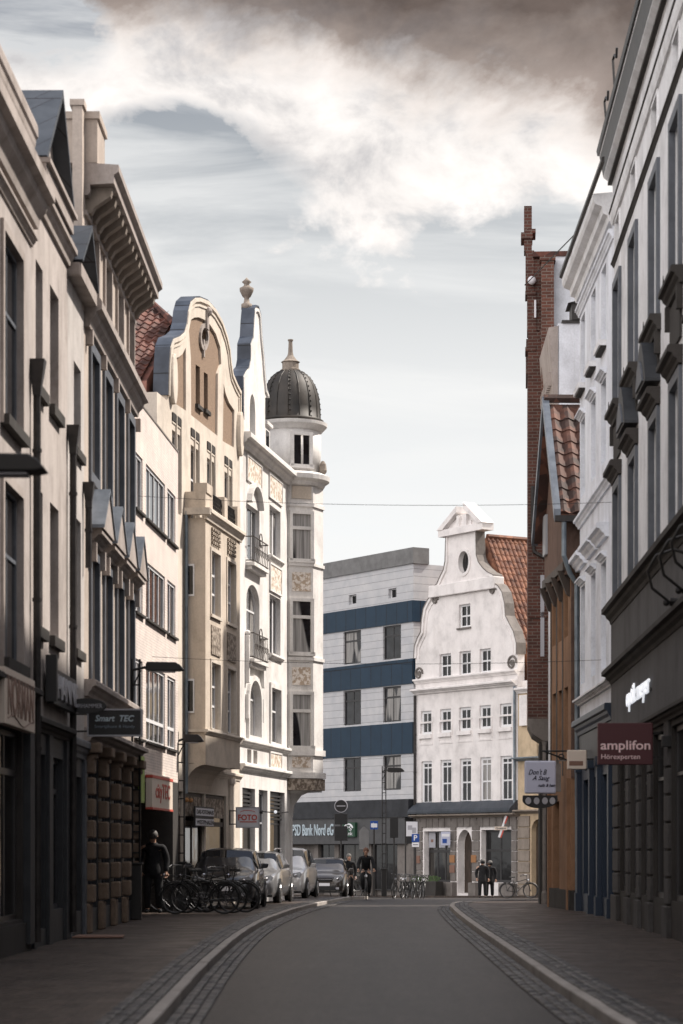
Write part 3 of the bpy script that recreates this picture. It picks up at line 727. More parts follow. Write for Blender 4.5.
# slim gable
Z6 = lambda x, y: f.P(225+x/6.027, 270+y/6.027)
og = [Z6(*p) for p in [(108, 900), (106, 640), (118, 615), (140, 588), (149, 540), (150, 445), (164, 405), (170, 300), (176, 235), (184, 218), (200, 224), (213, 270), (221, 400), (233, 520), (240, 620), (249, 715), (262, 745), (262, 765), (246, 770)]]
xr = og[-1][0]; xl = max(.03, og[0][0]); og = [(max(.03, x), z) for x, z in og]
gwn = arc_open(f.u(250.5), f.u(256), 13.3, 14.55, .45, 6)
m = MB(); m.xz(dedup([(xl, 12.8), (xr, 12.8)]+og[::-1]), .02, .35, [gwn]); f.add(m, 'gable', 'pl_white')
m = MB(); m.xz(gwn, .25, .3); o = f.add(m, 'gable_window', 'frame_white')
m = MB(); m.xz(shrink(gwn, .1), .22, .26); m.build('pane', 'glass_dark', o)
f.add(band(og[:-2], -.001, .04, -.02, .36), 'coping', 'zinc')
f.add(band(og[:-2], -.14, -.05, -.03, .03), 'gable_moulding', 'pl_white')
ux = f.u(255.2); m = MB(); zt = 17.05
m.lathe([(.16, zt), (.16, zt+.14), (.09, zt+.18), (.07, zt+.32), (.12, zt+.36), (.2, zt+.52), (.21, zt+.6), (.1, zt+.66), (.07, zt+.72), (.14, zt+.78), (.05, zt+.86), (.001, zt+.92)], ux, .25, 12)
f.add(m, 'finial', 'stone', smooth=True)
m = MB(); m.yz([(.6, 12.802), (8.9, 12.802), (8.9, 14), (6, 15.6), (2.6, 15.6)], .05, L6-1.0); f.add(m, 'roof', 'slate')
m = MB(); a = f.u(268.5); m.box(a, a+.75, .1, 1.2, 13.15, 14.1); m.box(a-.05, a+.85, .02, 1.3, 14.1, 14.2); o = f.add(m, 'dormer', 'pl_white')
m = MB(); m.box(a+.12, a+.62, .09, .12, 13.3, 13.95); m.build('pane', 'glass_dark', o)
# turret
tx, ty = -1.595-f.p0.x, 75.6-f.p0.y; v = Vector((tx, ty)); cx, cy = v.dot(f.d), -v.dot(f.n)
ang = math.atan2(f.d.y, f.d.x)          # local = world angle - ang
wa = lambda deg: R(deg)-ang
def octo(r, z0, z1, mb=None, off=-90.5):
    mb = mb or MB(); mb.xy([(cx+r*math.cos(wa(off+45*i)), cy+r*math.sin(wa(off+45*i))) for i in range(8)], z0, z1); return mb
m = octo(1.02, 3.4, 12.35); f.add(m, 'turret_shaft', 'pl_white')
aF = wa(-68); ap = 1.02*math.cos(R(22.5))
nx_, ny_ = math.cos(aF), math.sin(aF); tx_, ty_ = -ny_, nx_
def tw(name, mat, s0, s1, z0, z1, d0, d1, parent=None, ap_=ap):
    m = MB(); P = lambda s, d: (cx+nx_*(ap_+d)+tx_*s, cy+ny_*(ap_+d)+ty_*s)
    m.xy([P(s0, d0), P(s1, d0), P(s1, d1), P(s0, d1)], z0, z1)
    return f.add(m, name, mat, parent)
def turret_window(z0, z1, zt, hw=.3, ap_=ap):
    m = MB(); P = lambda s, d: (cx+nx_*(ap_+d)+tx_*s, cy+ny_*(ap_+d)+ty_*s)
    for a, b, c, d in ((-hw-.1, -hw, z0-.06, z1+.1), (hw, hw+.1, z0-.06, z1+.1), (-hw, hw, z1, z1+.1), (-hw-.14, hw+.14, z0-.12, z0)):
        m.xy([P(a, -.03), P(b, -.03), P(b, .07), P(a, .07)], c, d)
    if zt: m.xy([P(-hw, -.03), P(hw, -.03), P(hw, .055), P(-hw, .055)], zt-.05, zt+.05)
    w = f.add(m, 'turret_window', 'pl_white')
    m = MB(); m.xy([P(-hw, -.02), P(hw, -.02), P(hw, .006), P(-hw, .006)], z0, z1); m.build('pane', 'glass_reflection_bands', w)
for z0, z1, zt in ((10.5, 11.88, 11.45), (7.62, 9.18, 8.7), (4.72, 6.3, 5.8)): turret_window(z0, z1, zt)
for z0, z1 in ((9.5, 10.08), (6.6, 7.15), (4.05, 4.38)):
    w = tw('turret_relief', 'relief', -.3, .3, z0, z1, -.01, .02)
w = tw('turret_relief', 'pl_tan', -.32, .32, 12.36, 12.74, -.01, .04)
for z0, z1, r in ((12.12, 12.22, 1.07), (10.28, 10.38, 1.07), (7.36, 7.46, 1.07), (4.42, 4.6, 1.1), (3.72, 3.9, 1.11)):
    f.add(octo(r, z0, z1), 'turret_band', 'pl_white')
f.add(octo(1.02, 12.352, 12.75), 'turret_neck', 'pl_white')
f.add(octo(1.08, 3.35, 3.7), 'turret_corbel', 'relief_dark')
m = MB(); m.lathe([(.12, 2.3), (.14, 2.5), (.2, 2.9), (.42, 3.2), (.8, 3.36)], cx-.12, cy+.05, 16); f.add(m, 'turret_bracket', 'pl_white', smooth=True)
m = MB(); m.box(cx-.3, cx-.06, cy-.08, cy+.2, f.bz-.3, 2.45); f.add(m, 'corner_pillar', 'pl_white')
m = MB(); m.lathe([(.95, 12.752), (1.05, 12.8), (1.1, 12.9), (1.22, 12.98), (1.24, 13.12), (1.1, 13.2), (.9, 13.22)], cx, cy, 32); f.add(m, 'turret_cornice', 'pl_white')
m = MB(); m.lathe([(.95, 13.2), (.95, 14.62)], cx, cy, 32); f.add(m, 'turret_drum', 'pl_white', smooth=True)
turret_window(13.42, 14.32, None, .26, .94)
m = MB(); m.lathe([(.9, 14.5), (1.0, 14.55), (1.06, 14.62), (1.14, 14.7), (1.16, 14.8), (.95, 14.84)], cx, cy, 32); f.add(m, 'turret_eave', 'pl_white')
dp = [(1.02, 14.842), (1.04, 14.9), (.93, 14.95), (.92, 15.3), (.88, 15.65), (.78, 15.98), (.62, 16.25), (.42, 16.42), (.25, 16.48)]
m = MB(); m.lathe(dp, cx, cy, 32); dome = f.add(m, 'dome', 'copper', smooth=True)
m = MB()
for i in range(16):
    a = 2*math.pi*i/16+.1; m.tube([(cx+(r+.005)*math.cos(a), cy+(r+.005)*math.sin(a), z) for r, z in dp[2:]], .014, 4)
m.build('dome_seams', 'copper', dome)
m = MB()
for i in range(8):
    a = wa(-90.5+45*i)
    for k in range(14):
        t = k/13*(len(dp)-3.01)+2; j = int(t); fr = t-j; r = dp[j][0]*(1-fr)+dp[j+1][0]*fr; z = dp[j][1]*(1-fr)+dp[j+1][1]*fr
        m.ball((cx+(r+.01)*math.cos(a), cy+(r+.01)*math.sin(a), z), .03, 4)
m.build('dome_beads', 'copper', dome)
m = MB(); m.lathe([(.3, 16.46), (.3, 16.52), (.26, 16.54), (.26, 16.72), (.3, 16.75), (.2, 16.82), (.1, 16.95), (.075, 17.05), (.06, 17.4), (.085, 17.42), (.085, 17.46), (.001, 17.47)], cx, cy, 14); f.add(m, 'spire', 'stone', smooth=False)
m = MB()
for a in (-20, 45, -110): m.ball((cx+1.08*math.cos(wa(a)), cy+1.08*math.sin(wa(a)), 13.3), .13, 6); m.lathe([(.12, 13.35), (.1, 13.5), (.04, 13.6)], cx+1.08*math.cos(wa(a)), cy+1.08*math.sin(wa(a)), 8)
f.add(m, 'cornice_urn', 'stone')

# ================================================================== END OF THE STREET
dv = Vector((.545, -.838))
c0 = Vector((4.02, 135.0))
f = F('bank_building', c0-dv*20, c0, 'grey clad office block with dark blue bands and a bank sign, closing the street', 'office block', bz=-1.15)
LB = f.L
f.holes = []
cols = [(f.u(343), f.u(361)), (f.u(382.5), f.u(401)), (f.u(304), f.u(322)), (f.u(304)-5.0, f.u(304)-2.8)]
rows = [(12.3, 14.2), (8.75, 10.75), (4.9, 6.85)]
for a, b in cols:
    for za, zb in rows:
        window(f, a+.05, b, za, zb, depth=.1, nx=2, bars=(.72,), frame='frame_dark', glass='glass', fw=.09, bar=.04)
for a in (f.u(346), f.u(385.5)): window(f, a+.3, a+1.1, 15.75, 16.3, depth=.2, nx=1, bars=(), frame='frame_white', glass='glass_dark')
f.wall('cladding', 17.5, 10, th=.6, z0=3.3)
m = MB(); m.box(-.0, LB+.1, -.1, .6, 17.5, 18.4); m.box(LB-.7, LB+.1, .6, 1.0, 17.5, 18.4); f.add(m, 'parapet', 'parapet')
for i, (za, zb) in enumerate(((14.25, 15.45), (10.8, 12.2), (6.9, 8.65))):
    m = MB(); m.box(0, LB+.04, -.08, .02, za, zb); m.box(LB-.02, LB+.05, -.08, 1.6, za+.002, zb-.002) if i < 2 else None; f.add(m, 'blue_band', 'bluepanel')
m = MB(); m.box(0, LB, -.35, .02, 3.35, 4.35); f.add(m, 'dark_fascia', 'darkfascia')
m = MB(); m.box(2, LB-.5, -.25, .6, 1.85, 3.33); f.add(m, 'sign_band', 'greysign')
m = MB(); m.box(0, LB, .6, 10, -1.4, 3.3); m.box(LB-1.6, LB, 0, .6, -1.4, 1.849)
for p in (313, 333.5, 366, 397): m.box(f.u(p)-.2, f.u(p)+.25, .2, .602, -1.4, 1.849)
f.add(m, 'ground_floor', 'stone_grey')
for a, b in ((315, 332), (335, 364), (368, 395)): window(f, f.u(a)+.1, f.u(b)-.1, -.8, 1.84, depth=.36, nx=2, bars=(), frame='frame_dark', glass='shopglass', cut=False, name='shop_window')
ua, ub = f.u(296.5), f.u(337.5)
text(f.root, 'PSD Bank Nord eG', 's_cyan', ub-ua, .68, ((ua+ub)/2, -.26, f.z(315, 830)-f.bz), ext=.05, bold=.012)
m = MB(); ua, ub = f.u(348.5), f.u(361); za, zb = f.z(355, 837), f.z(355, 822.5); m.box(ua, ub, -.42, -.252, za, zb); o = f.add(m, 'logo_box', 's_green')
text(o, 'Bank', 's_lit', (ub-ua)*.72, (zb-za)*.26, ((ua+ub)/2-.05, -.425, za+(zb-za)*.24)); text(o, 'PS', 's_lit', (ub-ua)*.5, (zb-za)*.32, ((ua+ub)/2, -.425, za+(zb-za)*.6))
m = MB(); m.tube([((ua+ub)/2+(ub-ua)*.34*math.cos(a), -.43, za+(zb-za)*.55+(zb-za)*.33*math.sin(a)) for a in [R(10+20*i) for i in range(9)]], .05, 5); m.build('arc', 's_lit', o)

# --- white baroque gable house
f = F('baroque_gable_house', (4.13, 134.9), (9.25, 127.0), 'white house with a scrolled baroque gable, oval window and broken pediment, closing the street', 'house', bz=-1.15)
G = f; LG = f.L
Zg = lambda x, y: f.P(400+x/4.5533, 500+y/4.5533)
gp = [(70, 832), (69, 720), (74, 665), (86, 632), (102, 602), (106, 545), (114, 495), (132, 458), (150, 434), (150, 402), (174, 386), (190, 350), (206, 318), (213, 280), (216, 158), (350, 130), (353, 250), (362, 282), (384, 312), (405, 330), (430, 342), (434, 380), (452, 392), (470, 420), (482, 470), (486, 528), (500, 556), (522, 598), (536, 650), (541, 700), (541, 782)]
og = [Zg(*p) for p in gp]; og = [(min(max(x, 0.0), LG), z) for x, z in og]
Wg = lambda x0, x1, y0, y1: (Zg(x0, y0)[0], Zg(x1, y0)[0], Zg((x0+x1)/2, y1)[1], Zg((x0+x1)/2, y0)[1])
for q in ((268, 320, 474, 580), (180, 232, 700, 808), (270, 322, 688, 797), (362, 413, 677, 786)):
    a, b, za, zb = Wg(*q); window(f, a, b, za, zb, depth=.14, nx=2, bars=(.5,), fw=.11, bar=.035, frame='frame_white', glass='glass_dark', sill=(.1, .1, 'stone_grey'))
Zh = lambda x, y: f.P(400+x/4.5533, 700+y/4.5533)
for i, (a, b) in enumerate(((95, 143), (182, 232), (270, 322), (362, 413), (455, 508))):
    k = i*8.6
    x0, zt = Zh(a, 52-k); x1, zb = Zh(b, 156-k)
    window(f, x0, x1, zb, zt, depth=.1, nx=2, bars=(.5,), fw=.15, bar=.035, frame='frame_white', glass='glass_dark', sill=(.14, .22, 'pl_gable'))
    x0, zt = Zh(a+2, 280-k*.7); x1, zb = Zh(b+2, 475-k*.4)
    window(f, x0, x1, zb, zt, depth=.1, nx=2, bars=(.46, .9), fw=.15, bar=.035, frame='frame_white', glass='glass')
    m = MB(); xx = Zh(a, 0)[0]; m.xz([(xx-.1, zt+.9), (x1+.1, zt+.9), (x1+.1, zt+2.2), (xx-.1, zt+2.2)], -.03, .02, [[(xx, zt+1.0), (x1, zt+1.0), (x1, zt+2.1), (xx, zt+2.1)]]); f.add(m, 'panel_moulding', 'pl_gable')
oc = Zg(292, 283); ovp = [(oc[0]+.48*math.cos(2*math.pi*i/20), oc[1]+.6*math.sin(2*math.pi*i/20)) for i in range(20)]
f.hole(ovp)
za = Zg(300, 832)[1]
# ground floor openings
gl = [Zh(*p) for p in ((110, 830), (230, 597))]; dr = [Zh(*p) for p in ((262, 880), (328, 590))]; gr = [Zh(*p) for p in ((370, 830), (508, 590))]
for q, rs in ((gl, 0), (dr, .9), (gr, 0)):
    f.hole(arc_open(q[0][0], q[1][0], q[0][1], q[1][1], rs))
poly = dedup([(0, -1.4), (LG, -1.4), (LG, 10.9)]+[p for p in og[::-1]]+[(0, 10.9)])
f.wall('pl_gable', 10.4, 10, poly=poly, th=.45)
for q, nx in ((gl, 3), (gr, 2)):
    window(f, q[0][0]+.02, q[1][0]-.02, q[0][1]+.02, q[1][1]-.02, depth=.3, nx=nx, bars=(.62,), frame='frame_dark', glass='shopglass', cut=False, name='shop_window', fw=.12, bar=.06)
m = MB(); m.xz(arc_open(dr[0][0]+.02, dr[1][0]-.02, dr[0][1]+.02, dr[1][1]-.02, .88), .45, .5); f.add(m, 'door', 'wood_dark')
m = MB(); m.xz(ovp, .25, .3); o = f.add(m, 'oval_window', 'glass_dark'); m = MB(); m.xz(shrink(ovp, -.16), -.06, .02, [ovp]); m.build('frame', 'pl_gable', o)
f.add(band(og[1:-1], -.001, .06, -.12, .5), 'coping', 'stone_grey'); f.add(band(og[1:9], -.42, -.34, -.04, .02), 'gable_moulding', 'pl_gable'); f.add(band(og[23:-1], -.42, -.34, -.04, .02), 'gable_moulding', 'pl_gable')
f.add(band(og[1:-1], -.16, -.003, -.1, .02), 'gable_edge', 'pl_gable')
a, b = Zg(148, 418), Zg(470, 360); m = MB(); m.box(a[0]-.1, Zg(440, 360)[0], -.22, .5, a[1]-.35, a[1]+.3); f.add(m, 'gable_band', 'pl_gable', bevel=.04)
p0, p1 = Zg(195, 150), Zg(404, 115); zc = p0[1]
m = MB(); xa, xb = p0[0], Zg(392, 115)[0]; xm = (xa+xb)/2
m.box(xa-.1, xb, -.25, .5, zc-.25, zc+.12)
m.xz([(xa-.2, zc+.12), (xm-.35, zc+1.25), (xm-.35, zc+.92), (xa+.35, zc+.12)], -.3, .5); m.xz([(xb+.05, zc+.12), (xm+.3, zc+1.4), (xm+.3, zc+1.05), (xb-.4, zc+.12)], -.3, .5)
m.xz([(xa+.1, zc+.1), (xb-.2, zc+.1), (xm+.3, zc+.8), (xm-.3, zc+.8)], .0, .45)
for x in (xm-.45, xm+.25): m.box(x, x+.22, -.2, .05, zc+.1, zc+.75)
m.box(xm-.75, xm+.75, -.08, .6, zc+.12, zc+.4); f.add(m, 'broken_pediment', 'pl_gable')
for (x, y, r) in ((88, 792, .38), (512, 742, .42), (163, 455, .28), (424, 410, .28)):
    c = Zg(x, y); m = MB()
    m.tube([(c[0]+r*(1-t*.045)*math.cos(t*.5), -.05, c[1]+r*(1-t*.045)*math.sin(t*.5)) for t in range(20)], .06, 5); m.prism([(math.cos(2*math.pi*i/12)*r*.3, math.sin(2*math.pi*i/12)*r*.3) for i in range(12)], -.08, .02, lambda p, t: (c[0]+p[0], t, c[1]+p[1])); f.add(m, 'scroll', 'stone_grey')
f.cornice(10.75, 11.0, .22, 'pl_gable', name='upper_cornice'); f.cornice(10.15, 10.45, .4, 'pl_gable', name='cornice')
m = MB(); m.yz([(.02, 4.15), (-.5, 3.72), (-.55, 3.62), (-.55, 3.5), (.02, 3.5)], -.0, LG); f.add(m, 'slate_canopy', 'slate'); f.cornice(3.25, 3.45, .5, 'stone', name='shop_cornice', x1=LG+.2)
def rust(f, x0, x1, z0, z1, mat, dx=0, h=.55):
    m = MB(); z = z0
    while z+h*.5 < z1:
        m.box(x0, x1, -.09, .02, z+.02, min(z+h-.02, z1)); z += h
    return f.add(m, 'rusticated_pier', mat, bevel=.02)
for a, b in ((76, 104), (234, 258), (332, 364), (512, 545)):
    rust(f, Zh(a, 0)[0], min(Zh(b, 0)[0], LG), -.2, 3.2, 'stone_grey')
m = MB(); n = 16
for i in range(n): m.box(LG*i/n+.03, LG*(i+1)/n-.03, -.1, .02, 2.75, 3.24)
f.add(m, 'lintel_stones', 'stone_grey')
for a, b in ((78, 106), (108, 150), (185, 260), (332, 366), (470, 545)): m = MB(); m.box(Zh(a, 0)[0]+.01, min(Zh(b, 0)[0], LG)-.01, -.35, .02, -1.3, -.25); f.add(m, 'plinth', 'stone_grey', bevel=.03)
for x, y in ((245, 722), (343, 722), (245, 768), (87, 725)):
    a = Zh(x-11, y+18); b = Zh(x+11, y-16); m = MB(); m.box(a[0], b[0], -.13, -.092, a[1], b[1]); o = f.add(m, 'wall_plaque', 's_orange' if y < 725 and x > 100 else 's_brown')
downpipe(f, .1, -1.1, 10.1, 'pipe', .07, .12)
downpipe(f, LG-.12, 3.5, 10.1, 'pipe_zinc', .07, .12)
# big orange tiled roof behind the gable
m = MB(); ztop = f.z(487, 540, -1.5); xr = (LG)*.60; run = LG+.7-xr; slope = Vector((-run, 0, ztop-10.45)); sl = slope.length
tiles(m, (LG+.7, .75, 10.45), (0, 1, 0), slope, int(9.5/.3), int(sl/.42)+1, tw=.3, th=.42, amp=.05)
b_ = len(m.v); m.v += [(LG+.7, .7, 10.4), (LG+.7, 10.2, 10.4), (xr, 10.2, ztop), (xr, .7, ztop), (0, 10.2, 10.9), (0, .7, 10.9)]
m.f += [(b_, b_+1, b_+2, b_+3), (b_+3, b_+2, b_+4, b_+5), (b_, b_+3, b_+5), (b_+1, b_+4, b_+2)]
m.tube([(xr, .8, ztop+.05), (xr, 10.3, ztop+.05)], .14, 6)
f.add(m, 'roof', 'tile_orange')
m = MB(); m.box(LG+.002, LG+.75, .3, 10, 9.9, 10.4); f.add(m, 'eave', 'pl_gable')
m = MB()
for i, (a, b) in enumerate(((112, 146), (158, 190), (200, 228))): m = MB(); xa, zt_ = Zh(a, 602); xb, zb_ = Zh(b, 672); m.box(xa+.05, xb-.05, .26, .285, zb_, zt_); o = f.add(m, 'window_poster', 's_grey'); m = MB(); m.box(xa+.25, xb-.25, .255, .26, zb_+.3, zt_-.4); m.build('print', 's_brown', o)
# signs on it
sg = empty('bar_sign', (*(f.p0+f.d*(LG-.75)+f.n*.5), 2.55), 0, 'small horizontal sign crossed by a tilted red and white stick on the stone shopfront', 'sign')
m = MB(); m.box(-.5, .4, -.06, .06, 0, .3); m.build('panel', 's_cream', sg); text(sg, 'Quattro', 's_ink', .75, .18, (-.05, -.065, .15), bold=.01)
m = MB(); m.prism([(-.25, -.75), (-.1, -.8), (.42, 1.05), (.28, 1.1)], -.02, .02, lambda p, t: (p[0], t, p[1]+.15)); m.build('stick', 's_lit', sg)
m = MB(); m.prism([(-.1, -.8), (.0, -.8), (.2, -.1), (.1, -.1)], -.03, .03, lambda p, t: (p[0], t, p[1]+.15)); m.prism([(.2, .4), (.32, .4), (.5, 1.0), (.42, 1.05)], -.03, .03, lambda p, t: (p[0], t, p[1]+.15)); m.build('stripe', 's_red', sg)
m = MB(); m.box(-.1, .1, .06, .8, .1, .16); m.build('bracket', 'iron', sg); sg.scale = (.72, .72, .62)
sg = empty('banner_sign', (*(f.p0+f.d*Zh(242, 0)[0]+f.n*.5), 1.75), 0, 'pale blue box sign hanging beside the arched doorway', 'sign')
m = MB(); m.box(-.42, .42, -.08, .08, 0, 1.25); m.box(-.05, .05, .0, .5, .9, .95); m.build('panel', 's_lav', sg, bevel=.02); m = MB(); m.box(-.3, .1, -.09, -.07, .2, .6); m.build('picture', 's_blue', sg); m = MB(); m.box(-.35, .35, -.09, -.07, .8, 1.05); m.build('stripe', 's_lit', sg); sg.scale = (.6, .6, .6)
for i, (a, lab) in enumerate(((Zh(140, 0)[0], 'narrow dark planter box under the left shop window'), (Zh(212, 0)[0], 'narrow dark planter box left of the arched door'))):
    pt = f.p0+f.d*a+f.n*.9; o = empty('planter', (pt.x, pt.y, gz(pt.y)+.08), f.root.rotation_euler.z, lab, 'planter', 'planters before the shop')
    m = MB(); m.xz([(-.55, 0), (.55, 0), (.6, .8), (-.6, .8)], -.25, .25); m.build('trough', 'stone_dark', o, bevel=.02)
    m = MB(); 
    for k in range(60):
        x, y, z = random.uniform(-.5, .5), random.uniform(-.18, .18), .8+random.random()*.25; s = .05
        m.quad((x-s, y, z), (x+s, y+.02, z-.02), (x+s, y+.02, z+s*1.6), (x-s*.6, y, z+s*1.2))
    m.build('leaves', noisy('leaf%d' % i, (.03, .06, .02), (.08, .12, .04), 9), o)

# --- yellow house beyond
f = F('yellow_house', (9.27, 126.97), (12.6, 121.85), 'narrow yellow plaster house squeezed between the white gable house and the brick tower', 'house', bz=-1.05)
window(f, 1.6, 2.6, 6.2, 8.6, depth=.15, nx=1, bars=(.5,), frame='frame_white', glass='glass_dark', fw=.1)
f.hole(arc_open(1.15, 2.35, -.9, 3.1, .6)); 
f.wall('pl_yellow', 9.95, 9)
m = MB(); m.xz(arc_open(1.17, 2.33, -.88, 3.08, .58), .3, .34); f.add(m, 'door', 'wood_dark')
f.cornice(9.7, 10.0, .3, 'pl_gable'); f.cornice(6.15, 6.35, .5, 'pipe_zinc', name='gutter', x1=2.6); f.cornice(3.4, 3.6, .4, 'stone', name='shop_cornice')
rust(f, .06, 1.05, -.9, 3.3, 'stone', h=.6)
m = MB(); m.box(.35, 1.0, -.2, .02, 8.0, 9.6); f.add(m, 'pilaster', 'pl_gable')

# ================================================================== RIGHT SIDE
def rx(z): return 4.07+.03*z
f = F('long_grey_house', (rx(49.2), 49.2), (rx(20), 20), 'tall grey and white house nearest on the right, with hooded windows and a heavy eave', 'house')
LR = f.L
wc = [f.u(p) for p in (618.2, 634.3, 655.5, 677)]
sp = (wc[3]-wc[0])/3
wc += [wc[3]+sp*k for k in (1, 2, 3) if wc[3]+sp*k < LR-1]
for i, c in enumerate(wc):
    h = .62
    window(f, c-.45, c+.45, 13.5, 14.12, depth=.35, nx=2, bars=(), frame='frame_grey', glass='glass_dark', sur='pl_grey', sw=.06, so=.03)
    window(f, c-h, c+h, 10.4, 12.8, depth=.3, nx=2, bars=(.68,), frame='frame_grey', glass='glass_dark', sur='bluegrey', sw=.16, so=.06)
    window(f, c-h, c+h, 6.62, 8.7, depth=.3, nx=2, bars=(.68,), frame='frame_grey', glass='glass_dark', sur='bluegrey', sw=.16, so=.06, hood=(.24, .28, 'dark_stone'))
    m = MB(); m.mould(c-.95, c+.95, 10.08, 10.34, .2)
    for q in (-.9, .74): m.box(c+q, c+q+.12, -.1, .02, 9.7, 10.08)
    m.box(c-.72, c+.72, -.04, .02, 9.3, 10.0); f.add(m, 'window_ledge', 'stone_dark')
    m = MB(); m.lathe([(.018, 10.34), (.012, 10.5), (.006, 10.6)], c-.9, -.12, 6); f.add(m, 'ledge_spike', 'iron')
    if i in (1, 2):
        P = [(c-.85, 9.25)]+[(c-.85+1.7*k/12, 9.3+.75*math.sin(math.pi*k/12)) for k in range(13)]+[(c+.85, 9.25)]
        m = MB(); m.xz(P, -.26, .02); f.add(m, 'round_pediment', 'bluegrey_dark'); m = MB(); m.xz([(c-.6, 9.3), (c+.6, 9.3), (c+.3, 9.62), (c, 9.75), (c-.3, 9.62)], -.29, -.26); f.add(m, 'pediment_relief', 'bluegrey')
sh = [(1.5, 3.0), (3.8, 5.2), (5.95, 7.3), (8.1, 10.1), (11, 13.2), (14.2, 16.6), (17.6, 20), (21, 23.6), (24.5, 27.5)]
for a, b in sh:
    window(f, a, b, .7, 3.45, depth=.07, nx=2, bars=(.74,), frame='frame_dark', glass='shopglass', fw=.09, name='shop_window')
m = MB(); m.box(LR+.002, LR+45, 0, 7, 0, 15.7); f.add(m, 'unseen_shade_wing', 'pl_grey')  # unseen stretch added around the viewer to block low sky light
for k in range(14):
    for za, zb in ((.6, 3.3), (6.6, 8.7), (10.4, 12.8)): window(f, LR+1.5+k*3.1, LR+2.8+k*3.1, za, zb, depth=-.06, cut=False, frame='frame_grey', glass='glass_dark')
f.wall('pl_grey', 15.2, 9, z0=4.9, holes=[h for h in f.holes if h[0][1] > 4])
f.wall('stone_dark', 3.65, 9, holes=[h for h in f.holes if h[0][1] < 4], name='ground_floor')
m = MB(); m.box(-.02, LR, -.06, 9, 3.652, 4.898); f.add(m, 'fascia', 'pl_fascia')
m = MB(); m.box(-.02, LR, -.06, .02, 5.2, 6.1); f.add(m, 'upper_fascia', 'pl_fascia')
edge = [0]+[x for ab in sh for x in ab]+[LR]
for i in range(0, len(edge)-1, 2):
    a, b = edge[i], edge[i+1]
    if b-a > .3:
        m = MB(); z = .62
        while z < 3.5: m.box(a+.1, b-.1, -.045, .02, z+.02, min(z+.42, 3.62)); z += .44
        m.box(a+.04, b-.04, -.08, .02, -.2, .6); f.add(m, 'rusticated_pier', 'pier_grey', bevel=.012)
f.cornice(4.86, 5.14, .26, 'stone_dark', name='shop_cornice'); f.cornice(6.08, 6.42, .26, 'stone_dark', name='middle_cornice'); f.cornice(3.55, 3.75, .16, 'stone_dark', name='fascia_moulding')
f.cornice(13.34, 13.44, .07, 'stone_dark', name='string_course')
m = MB(); m.yz([(.03, 14.2), (-.05, 14.2), (-.08, 14.3), (-.09, 14.42), (-.02, 14.44), (-.03, 15.0), (-.12, 15.1), (-.22, 15.18), (-.26, 15.5), (-.3, 15.6), (-.3, 15.75), (.03, 15.78)], 0, LR); f.add(m, 'eave_cornice', 'pl_grey')
m = MB(); m.yz([(-.22, 15.185), (-.3, 15.62), (-.34, 15.62), (-.36, 15.72), (-.34, 15.8), (.1, 15.8), (.1, 15.785), (-.29, 15.785)], .0, LR); f.add(m, 'gutter', 'pipe')
m = MB(); m.box(0, LR, -.13, .02, 15.02, 15.08); m.box(0, LR, -.11, .02, 14.43, 14.47); f.add(m, 'eave_line', 'stone_dark')
m = MB(); m.yz([(.2, 15.202), (8.9, 15.202), (4.5, 17.5)], .02, LR); f.add(m, 'roof', 'slate')
for px, hh in ((615, .62), (606.5, .45)):
    x = f.u(px, .3); m = MB(); m.tube([(x, -.3, 15.7), (x, -.34, 15.7+hh), (x+.14, -.32, 15.75+hh), (x+.3, -.3, 15.65+hh), (x+.4, -.3, 15.8+hh)], .025, 5); f.add(m, 'roof_hook', 'iron')
# lit letters on the fascia
sg = empty('lit_letters', (*(f.p0+f.d*f.u(629, .06)+f.n*.07), 3.98), f.root.rotation_euler.z, 'white illuminated shop letters on the dark grey fascia on the right', 'sign')
wl = f.u(652, .06)-f.u(629, .06)
text(sg, 'optik meyer', 'lamp_lit', wl, .46, (wl/2, -.02, .3), ext=.03); m = MB(); m.box(0, wl, -.02, 0, .22, .26); m.build('rail', 's_black', sg)
# projecting sign
sg = empty('hearing_shop_sign', (4.69, 40.0, 2.91), 0, 'dark wine red square projecting sign with pink lettering', 'sign')
m = MB(); m.box(-.455, .455, -.07, .07, 0, .69); m.build('panel', 's_wine', sg, bevel=.012)
text(sg, 'amplifon', 's_pink', .82, .20, (0, -.072, .30), bold=.012); text(sg, 'Hörexperten', 's_pink', .64, .105, (-.08, -.072, .12))
m = MB(); m.box(.45, .66, -.02, .02, .1, .14); m.box(.45, .66, -.02, .02, .5, .54); m.box(.66, .69, -.03, .03, .05, .6); m.build('bracket', 'iron', sg)
sg = empty('dark_box_sign', (5.22, 38.3, 3.13), 0, 'small dark box sign on the wall behind the wine red sign', 'sign')
m = MB(); m.box(-.15, .15, -.06, .06, 0, .18); m.box(.15, .3, -.02, .02, .07, .11); m.build('panel', 's_black', sg, bevel=.01)
